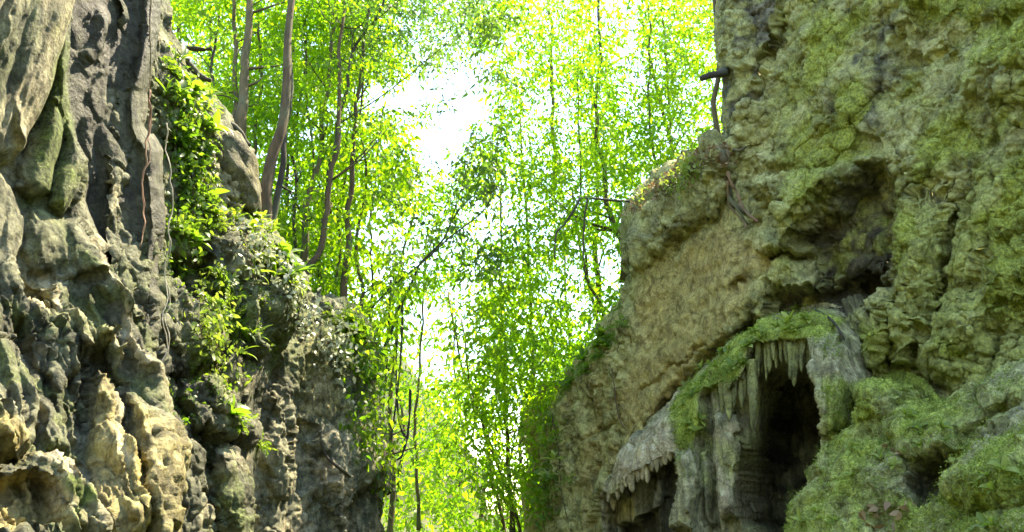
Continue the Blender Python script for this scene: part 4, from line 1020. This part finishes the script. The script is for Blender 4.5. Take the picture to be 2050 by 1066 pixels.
def lab(where): return {'frond': 'small fern ' + where, 'strap': 'bright strap-leaved plant ' + where, 'oval': 'small broad-leaved plant ' + where}
zone('cliff_left_middle', [(335, 70), (360, 90), (420, 190), (430, 300), (400, 330), (350, 330), (335, 200)], 34, 0.26, ['strap', 'frond', 'oval'], lab('on the steep slope beside the dark recess'), 'plants by the dark recess')
zone('cliff_left_middle', [(350, 330), (420, 320), (430, 420), (440, 480), (400, 500), (345, 480)], 24, 0.22, ['strap', 'frond', 'oval'], lab('below the brown boulder, left wall'), 'plants below the boulder')
zone('cliff_left_middle', [(430, 410), (520, 430), (610, 560), (560, 590), (470, 520)], 34, 0.24, ['strap', 'frond', 'oval'], lab('along the sunny lip of the left wall'), 'plants on the sunny lip')
zone('cliff_left_middle', [(420, 500), (480, 560), (500, 700), (470, 720), (400, 600)], 20, 0.22, ['strap', 'frond'], lab('down the dark middle buttress'), 'plants on the middle buttress', hang=0.3)
zone('cliff_left_middle', [(430, 790), (470, 800), (530, 900), (510, 920), (440, 840)], 7, 0.2, ['frond', 'strap'], lab('low on the edge of the middle buttress'), 'plants low on the buttress edge', hang=0.2)
zone('cliff_left_far', [(620, 600), (730, 630), (755, 700), (750, 800), (700, 760), (640, 660)], 30, 0.3, ['frond', 'oval', 'strap'], lab('on the head of the farthest left buttress'), 'plants on the far buttress')
zone('cliff_right', [(1195, 690), (1250, 600), (1262, 640), (1210, 720), (1120, 800), (1100, 810)], 20, 0.3, ['frond', 'oval'], lab('on the stepped edge of the right wall'), 'plants on the right wall edge')
zone('cliff_right', [(1085, 830), (1130, 780), (1180, 780), (1190, 950), (1110, 990), (1088, 960)], 8, 0.22, ['frond', 'oval'], lab('on the fractured end face of the right wall'), 'plants on the right end face', 'leaf_moss')
zone('canopy', [(1345, 800), (1400, 735), (1470, 665), (1530, 640), (1600, 618), (1640, 635), (1600, 665), (1520, 680), (1490, 740), (1420, 770), (1400, 880), (1370, 900)], 60, 0.13, ['frond', 'oval', 'oval'], lab('carpeting the top of the dripstone canopy'), 'plants on the dripstone canopy', 'leaf_moss', (6, 9))
zone('mossy_slope', [(1575, 1060), (1650, 960), (1720, 880), (1800, 860), (1800, 940), (1740, 1060)], 16, 0.08, ['oval', 'frond'], lab('on the pale mossy mound at the lower right'), 'plants on the pale mound', 'leaf_moss', (5, 8))
zone('mossy_slope', [(1790, 830), (1900, 840), (1890, 900), (1810, 900)], 9, 0.09, ['oval', 'frond'], lab('over the small hollow at the lower right'), 'plants over the small hollow', 'leaf_moss', (5, 8))
zone('mossy_slope', [(1830, 1010), (2040, 900), (2040, 1060), (1830, 1060)], 9, 0.09, ['frond', 'oval'], lab('on the vivid moss in the lower right corner'), 'plants in the lower right corner', 'leaf_moss', (5, 8))
plant('cliff_left_middle', 405, 255, 0.42, 'strap', 'large rosette of drooping strap leaves beside the brown boulder', None, nl=11)
plant('cliff_left_middle', 500, 690, 0.36, 'strap', 'yellow-green strap-leaf rosette jutting from the middle buttress', None, nl=9)
plant('cliff_left_middle', 455, 825, 0.26, 'oval', 'bright little plant alone on the dark lower ledge', None, nl=9)
plant('canopy', 1405, 700, 0.26, 'oval', 'bright rosette at the left tip of the dripstone canopy', None, 'leaf_fern', 9)
plant('canopy', 1385, 795, 0.26, 'frond', 'fern on the shoulder above the pale dripstone cone', None, 'leaf_moss', 9)

def creeper(mass_name, px, label, group, mat, nleaf=70, size=0.07, spread=0.10, off=0.05):
    pts = []
    for (u, v) in px:
        p, n = on(mass_name, u, v); pts.append(p + n * off)
    c = crv(pts, max(8, 5 * len(pts)))
    c = c + RNG.normal(size=c.shape) * 0.012
    root = empty('creeper', tuple(c[0]), label, 'creeper', group); o0 = np.array(root.location)
    V, F = tube(c, np.linspace(0.008, 0.004, len(c)), 5)
    link('stem', mesh_np('stem', V - o0, tris(F), M['bark']), root)
    t = RNG.uniform(0, len(c) - 1.01, nleaf); i = t.astype(int)
    cen = c[i] + (c[i + 1] - c[i]) * (t - i)[:, None] + RNG.normal(size=(nleaf, 3)) * spread
    d = RNG.normal(size=(nleaf, 3)) + np.array([0.2, -0.5, -0.7])
    L = RNG.uniform(0.7, 1.5, nleaf) * size
    V, F = leaves(cen, d, L, L * 0.5, droop=0.2)
    link('leaves', mesh_np('leaves', V - o0, F, M[mat], smooth=False, var=np.repeat(RNG.random(nleaf), 6)), root)

for k, (u, v) in enumerate(scatter_px([(400, 390), (450, 420), (530, 470), (620, 570), (600, 600), (520, 540), (440, 470)], 14)):
    creeper('cliff_left_middle', [(u, v), (u + random.uniform(-8, 12), v + 30), (u + random.uniform(-10, 14), v + random.uniform(50, 85))], 'tangled creeper with leaves painted sunlit pale on the left wall lip', 'creepers painted sunlit pale', 'leaf_painted_sun', 60, 0.06, 0.11)
for k, (u, v) in enumerate(scatter_px([(600, 620), (660, 640), (690, 720), (650, 720), (610, 680)], 9)):
    creeper('cliff_left_far', [(u, v), (u + random.uniform(-8, 8), v + 25), (u + random.uniform(-10, 10), v + random.uniform(40, 70))], 'creeper painted sunlit pale between the two far left buttresses', 'pale creepers on the far buttress', 'leaf_painted_sun', 80, 0.08, 0.14)
for k, (u, v) in enumerate(scatter_px([(690, 620), (750, 660), (780, 880), (770, 930), (720, 860), (680, 720)], 15)):
    creeper('cliff_left_far', [(u, v), (u + random.uniform(-8, 8), v + 30), (u + random.uniform(-6, 10), v + random.uniform(60, 110))], 'dark green creeper hanging down the corner of the farthest left buttress', 'dark creepers on the far buttress', 'leaf_mid', 80, 0.10, 0.17)
for k, (u, v) in enumerate(scatter_px([(335, 100), (370, 110), (400, 330), (380, 450), (345, 450), (335, 250)], 18)):
    creeper('cliff_left_middle', [(u, v), (u + random.uniform(-5, 5), v + 40), (u + random.uniform(-6, 6), v + random.uniform(80, 140))], 'yellow-green creeper trailing down beside the dark recess', 'creepers beside the recess', 'leaf_fern', 80, 0.07, 0.08)
for k, (u, v) in enumerate(scatter_px([(380, 540), (440, 520), (470, 640), (440, 720), (400, 640)], 9)):
    creeper('cliff_left_middle', [(u, v), (u + random.uniform(-5, 8), v + 30), (u + random.uniform(-6, 10), v + random.uniform(50, 80))], 'dull green creeper on the shaded middle buttress', 'creepers on the middle buttress', 'leaf_moss', 80, 0.06, 0.10)
for k, (u, v) in enumerate(scatter_px([(1290, 360), (1440, 290), (1450, 310), (1330, 380), (1270, 410)], 8)):
    creeper('cliff_right', [(u, v), (u + random.uniform(-8, 8), v + 14), (u + random.uniform(-10, 10), v + random.uniform(25, 40))], 'low creeper with dry leaves on the top step of the right wall', 'creepers on the top step', 'leaf_moss', 60, 0.07, 0.10)
for k, (u, v) in enumerate(scatter_px([(1090, 810), (1110, 800), (1120, 960), (1095, 1040)], 8)):
    creeper('cliff_right', [(u, v), (u + random.uniform(-5, 5), v + 30), (u + random.uniform(-6, 6), v + random.uniform(50, 90))], 'leafy creeper hanging down the far corner of the right wall', 'creepers at the far corner', 'leaf_fern', 70, 0.10, 0.14)

# ground cover: moss and liverwort tufts too small to pick apart
def carpet(name, label, mass_name, poly, n, L, mat, hold=0.0, up=0.35, freq=2.5):
    m = MASS[mass_name]; U, V = m['U'].ravel(), m['V'].ravel()
    k = sdf(U, V, poly) > 0
    P, N = m['P'].reshape(-1, 3)[k], m['N'].reshape(-1, 3)[k]
    i = RNG.integers(0, len(P), n); P, N = P[i], N[i]
    ok = fbm(P * freq + 5, 3) + 0.5 * N[:, 2] > hold + RNG.normal(size=n) * 0.12
    P, N = P[ok], N[ok]; n = len(P)
    d = N * 0.5 + RNG.normal(size=(n, 3)) * 0.8 + np.array([0, 0, up])
    LL = RNG.uniform(0.6, 1.5, n) * L
    V_, F_ = leaves(P + N * 0.004 + RNG.normal(size=(n, 3)) * 0.012, d, LL, LL * 0.55, droop=0.3)
    o = link(name, mesh_np(name, V_, F_, M[mat], smooth=False, var=np.repeat(RNG.random(n), 6)))
    tag(o, label, None, None, 'stuff')
carpet('moss', 'moss and tiny leaves covering the lower right slope', 'mossy_slope', [(1560, 1070), (1570, 990), (1650, 870), (1710, 760), (1800, 760), (1900, 800), (2060, 720), (2060, 1075)], 22000, 0.016, 'leaf_moss', 0.18)
carpet('moss', 'moss and tiny leaves on the dripstone canopy', 'canopy', [(1335, 820), (1400, 730), (1475, 655), (1600, 610), (1650, 630), (1720, 760), (1720, 870), (1650, 870), (1640, 690), (1510, 690), (1490, 780), (1410, 800), (1410, 960), (1360, 960), (1350, 890)], 14000, 0.022, 'leaf_moss', 0.0)
carpet('moss', 'sparse moss on the right wall', 'cliff_right', [(1480, 0), (2060, 0), (2060, 800), (1720, 780), (1790, 500), (1760, 320), (1500, 340)], 9000, 0.017, 'leaf_moss', 0.3, freq=1.2)
carpet('moss', 'small leaves on the ledges of the left wall', 'cliff_left_middle', [(330, 80), (430, 200), (520, 430), (620, 570), (540, 720), (330, 900)], 5000, 0.04, 'leaf_fern', 0.2)
carpet('leaf_litter', 'dry leaf litter on the top step of the right wall', 'cliff_right', [(1240, 430), (1370, 305), (1460, 285), (1480, 330), (1400, 360), (1300, 420)], 2500, 0.05, 'leaf_dead', 0.05)

def dead_leaf(mass_name, u, v, size, label, group=None):
    p, n = on(mass_name, u, v)
    d = np.array([[random.uniform(-1, 1), random.uniform(-.4, .2), random.uniform(-.6, .3)]])
    V, F = leaves(np.zeros((1, 3)), d, size, size * 0.5, droop=0.1)
    o = link('dead_leaf', mesh_np('dead_leaf', V, F, M['leaf_dead'], smooth=False, var=np.full(6, random.random()))); o.location = p + n * 0.03
    tag(o, label, 'leaf', group)
for (u, v) in scatter_px([(1690, 1040), (1760, 1000), (1840, 1010), (1840, 1060), (1700, 1062)], 22):
    dead_leaf('mossy_slope', u, v, random.uniform(0.06, 0.13), 'dry brown leaf lying below the small hollow at the lower right', 'fallen leaves below the hollow')
for (u, v) in scatter_px([(1755, 895), (1800, 895), (1805, 935), (1765, 930)], 8):
    dead_leaf('mossy_slope', u, v, random.uniform(0.05, 0.09), 'reddish fallen leaf on the crest of the pale mossy mound', 'fallen leaves on the mound')

def cord(name, label, cat, px, Y, wpx, mat, group=None, hug=None, off=0.03, jit=0.01, sag=None):
    pts = []
    for j, (u, v) in enumerate(px):
        if hug:
            p, n = on(hug, u, v); pts.append(p + n * off)
        else:
            pts.append(at(u, v, Y[j] if isinstance(Y, (list, tuple)) else Y))
    n = 8 * len(pts); c = crv(pts, n)
    c = c + jit * np.stack([fbm(c * 4 + 3, 2), fbm(c * 4 + 30, 2), 0 * c[:, 0]], -1)
    d = np.linalg.norm(c.mean(0) - CAM)
    V, F = tube(c, wpx / 2 / FPX * d * np.linspace(1, 0.6, n) * (1 + 0.5 * fbm(c * 9, 3)), 7)
    o = link(name, mesh_np(name, V - c[0], tris(F), M[mat])); o.location = c[0]
    return tag(o, label, cat, group)

cord('hanging_vine', 'long pale vine hanging straight down in front of the left recess', 'vine', [(334, 250), (336, 400), (331, 560), (328, 700), (324, 800), (322, 890)], 6.3, 2.4, 'vine', jit=0.05)
cord('hanging_vine', 'thin pale vine twisted beside the long hanging vine', 'vine', [(336, 470), (332, 600), (330, 720), (320, 790), (318, 860)], 6.35, 1.8, 'vine', jit=0.06)
cord('aerial_root', 'reddish aerial root dangling over the dark recess', 'root', [(303, 180), (298, 260), (294, 340), (288, 420), (276, 500)], 6.1, 4, 'root', jit=0.05)
cord('aerial_root', 'thin rootlet forking beside the reddish aerial root', 'root', [(300, 200), (301, 280), (296, 360), (286, 440), (284, 470)], 6.08, 2.2, 'root', jit=0.06)
cord('aerial_root', 'fine dark root running down the recess edge from the top', 'root', [(302, -20), (300, 60), (302, 120), (298, 200)], 6.0, 3, 'bark')
cord('hanging_vine', 'dark drooping liana across the farthest left buttress', 'vine', [(640, 862), (655, 905), (690, 950), (730, 975), (752, 986)], 0, 7, 'bark_dark', hug='cliff_left_far', off=0.06)
for i, (a, Y) in enumerate([([(806, 600), (802, 720), (790, 830), (775, 940)], 15.0), ([(783, 560), (776, 700), (768, 820)], 15.5), ([(822, 780), (818, 860), (806, 910), (788, 925)], 15.2), ([(795, 640), (793, 760), (800, 850), (815, 880)], 16.0)]):
    cord('hanging_vine', ['liana hanging free in the gap, nearest the left buttress foot', 'straight thin liana hugging the left buttress corner', 'hooked liana end curling back to the left buttress', 'wavy liana dangling in the middle of the pale gap'][i], 'vine', a, Y, 5, 'bark_dark')
cord('hanging_vine', 'thin bare vine draped over the lower end face of the right wall', 'vine', [(1228, 740), (1238, 790), (1246, 840), (1262, 862)], 0, 3, 'bark', hug='cliff_right', off=0.05)
cord('hanging_vine', 'second bare vine trailing down the far corner of the right wall', 'vine', [(1110, 840), (1118, 920), (1128, 990), (1145, 1060)], 0, 3, 'bark', hug='cliff_right', off=0.05)
for i, a in enumerate([[(1442, 290), (1452, 330), (1462, 370), (1470, 400), (1498, 432)], [(1448, 300), (1462, 350), (1480, 395), (1492, 420), (1515, 437)], [(1455, 360), (1458, 390), (1478, 420), (1500, 450)], [(1460, 370), (1470, 410), (1490, 440), (1497, 465)], [(1440, 285), (1470, 300), (1490, 290)]]):
    cord('tree_root', ['thick bare root coming straight down from the pale cliff-top tree', 'root curving right beside the thick bare root', 'short crooked root left of the other cliff roots', 'lowest dangling root tip on the right wall', 'root running sideways along the top step of the right wall'][i], 'root', a, 0, [13, 8, 6, 6, 7][i], 'root' if i % 2 else 'bark', hug='cliff_right', off=0.06)
cord('vine_root', 'thin root creeping down the right shoulder of the dripstone canopy', 'root', [(1630, 622), (1665, 645), (1680, 670), (1700, 690)], 0, 5, 'bark_dark', hug='canopy', off=0.03)
cord('broken_branch', 'dark broken branch stub sticking out of the right cliff edge', 'branch', [(1462, 140), (1440, 148), (1420, 152), (1402, 158)], [10.6, 10.2, 10.1, 10.1], 17, 'bark_dark')
cord('dead_branch', 'bare horizontal branch reaching out from the right wall', 'branch', [(1275, 405), (1230, 402), (1190, 398), (1158, 396)], 13.2, 5, 'bark_dark')
cord('dead_branch', 'thin dead twig hanging down from the bare horizontal branch', 'branch', [(1162, 397), (1150, 420), (1130, 450), (1113, 470), (1110, 520)], 13.2, 5, 'bark_dark')
cord('dead_branch', 'second twig drooping steeply under the bare horizontal branch', 'branch', [(1176, 398), (1170, 440), (1168, 500), (1172, 560)], 13.25, 4, 'bark_dark')
cord('fallen_log', 'dark fallen log jutting above the fern slope', 'log', [(366, 95), (385, 98), (408, 100), (424, 98)], 8.6, 11, 'bark_dark')
cord('fallen_log', 'short dark log end sticking out over the left slope', 'log', [(372, 118), (390, 142), (406, 156), (422, 162)], 8.4, 15, 'bark_dark')
cord('tree_root', 'dark root arching over the brown boulder', 'root', [(430, 228), (455, 245), (480, 265), (498, 292)], 9.1, 14, 'bark_dark')
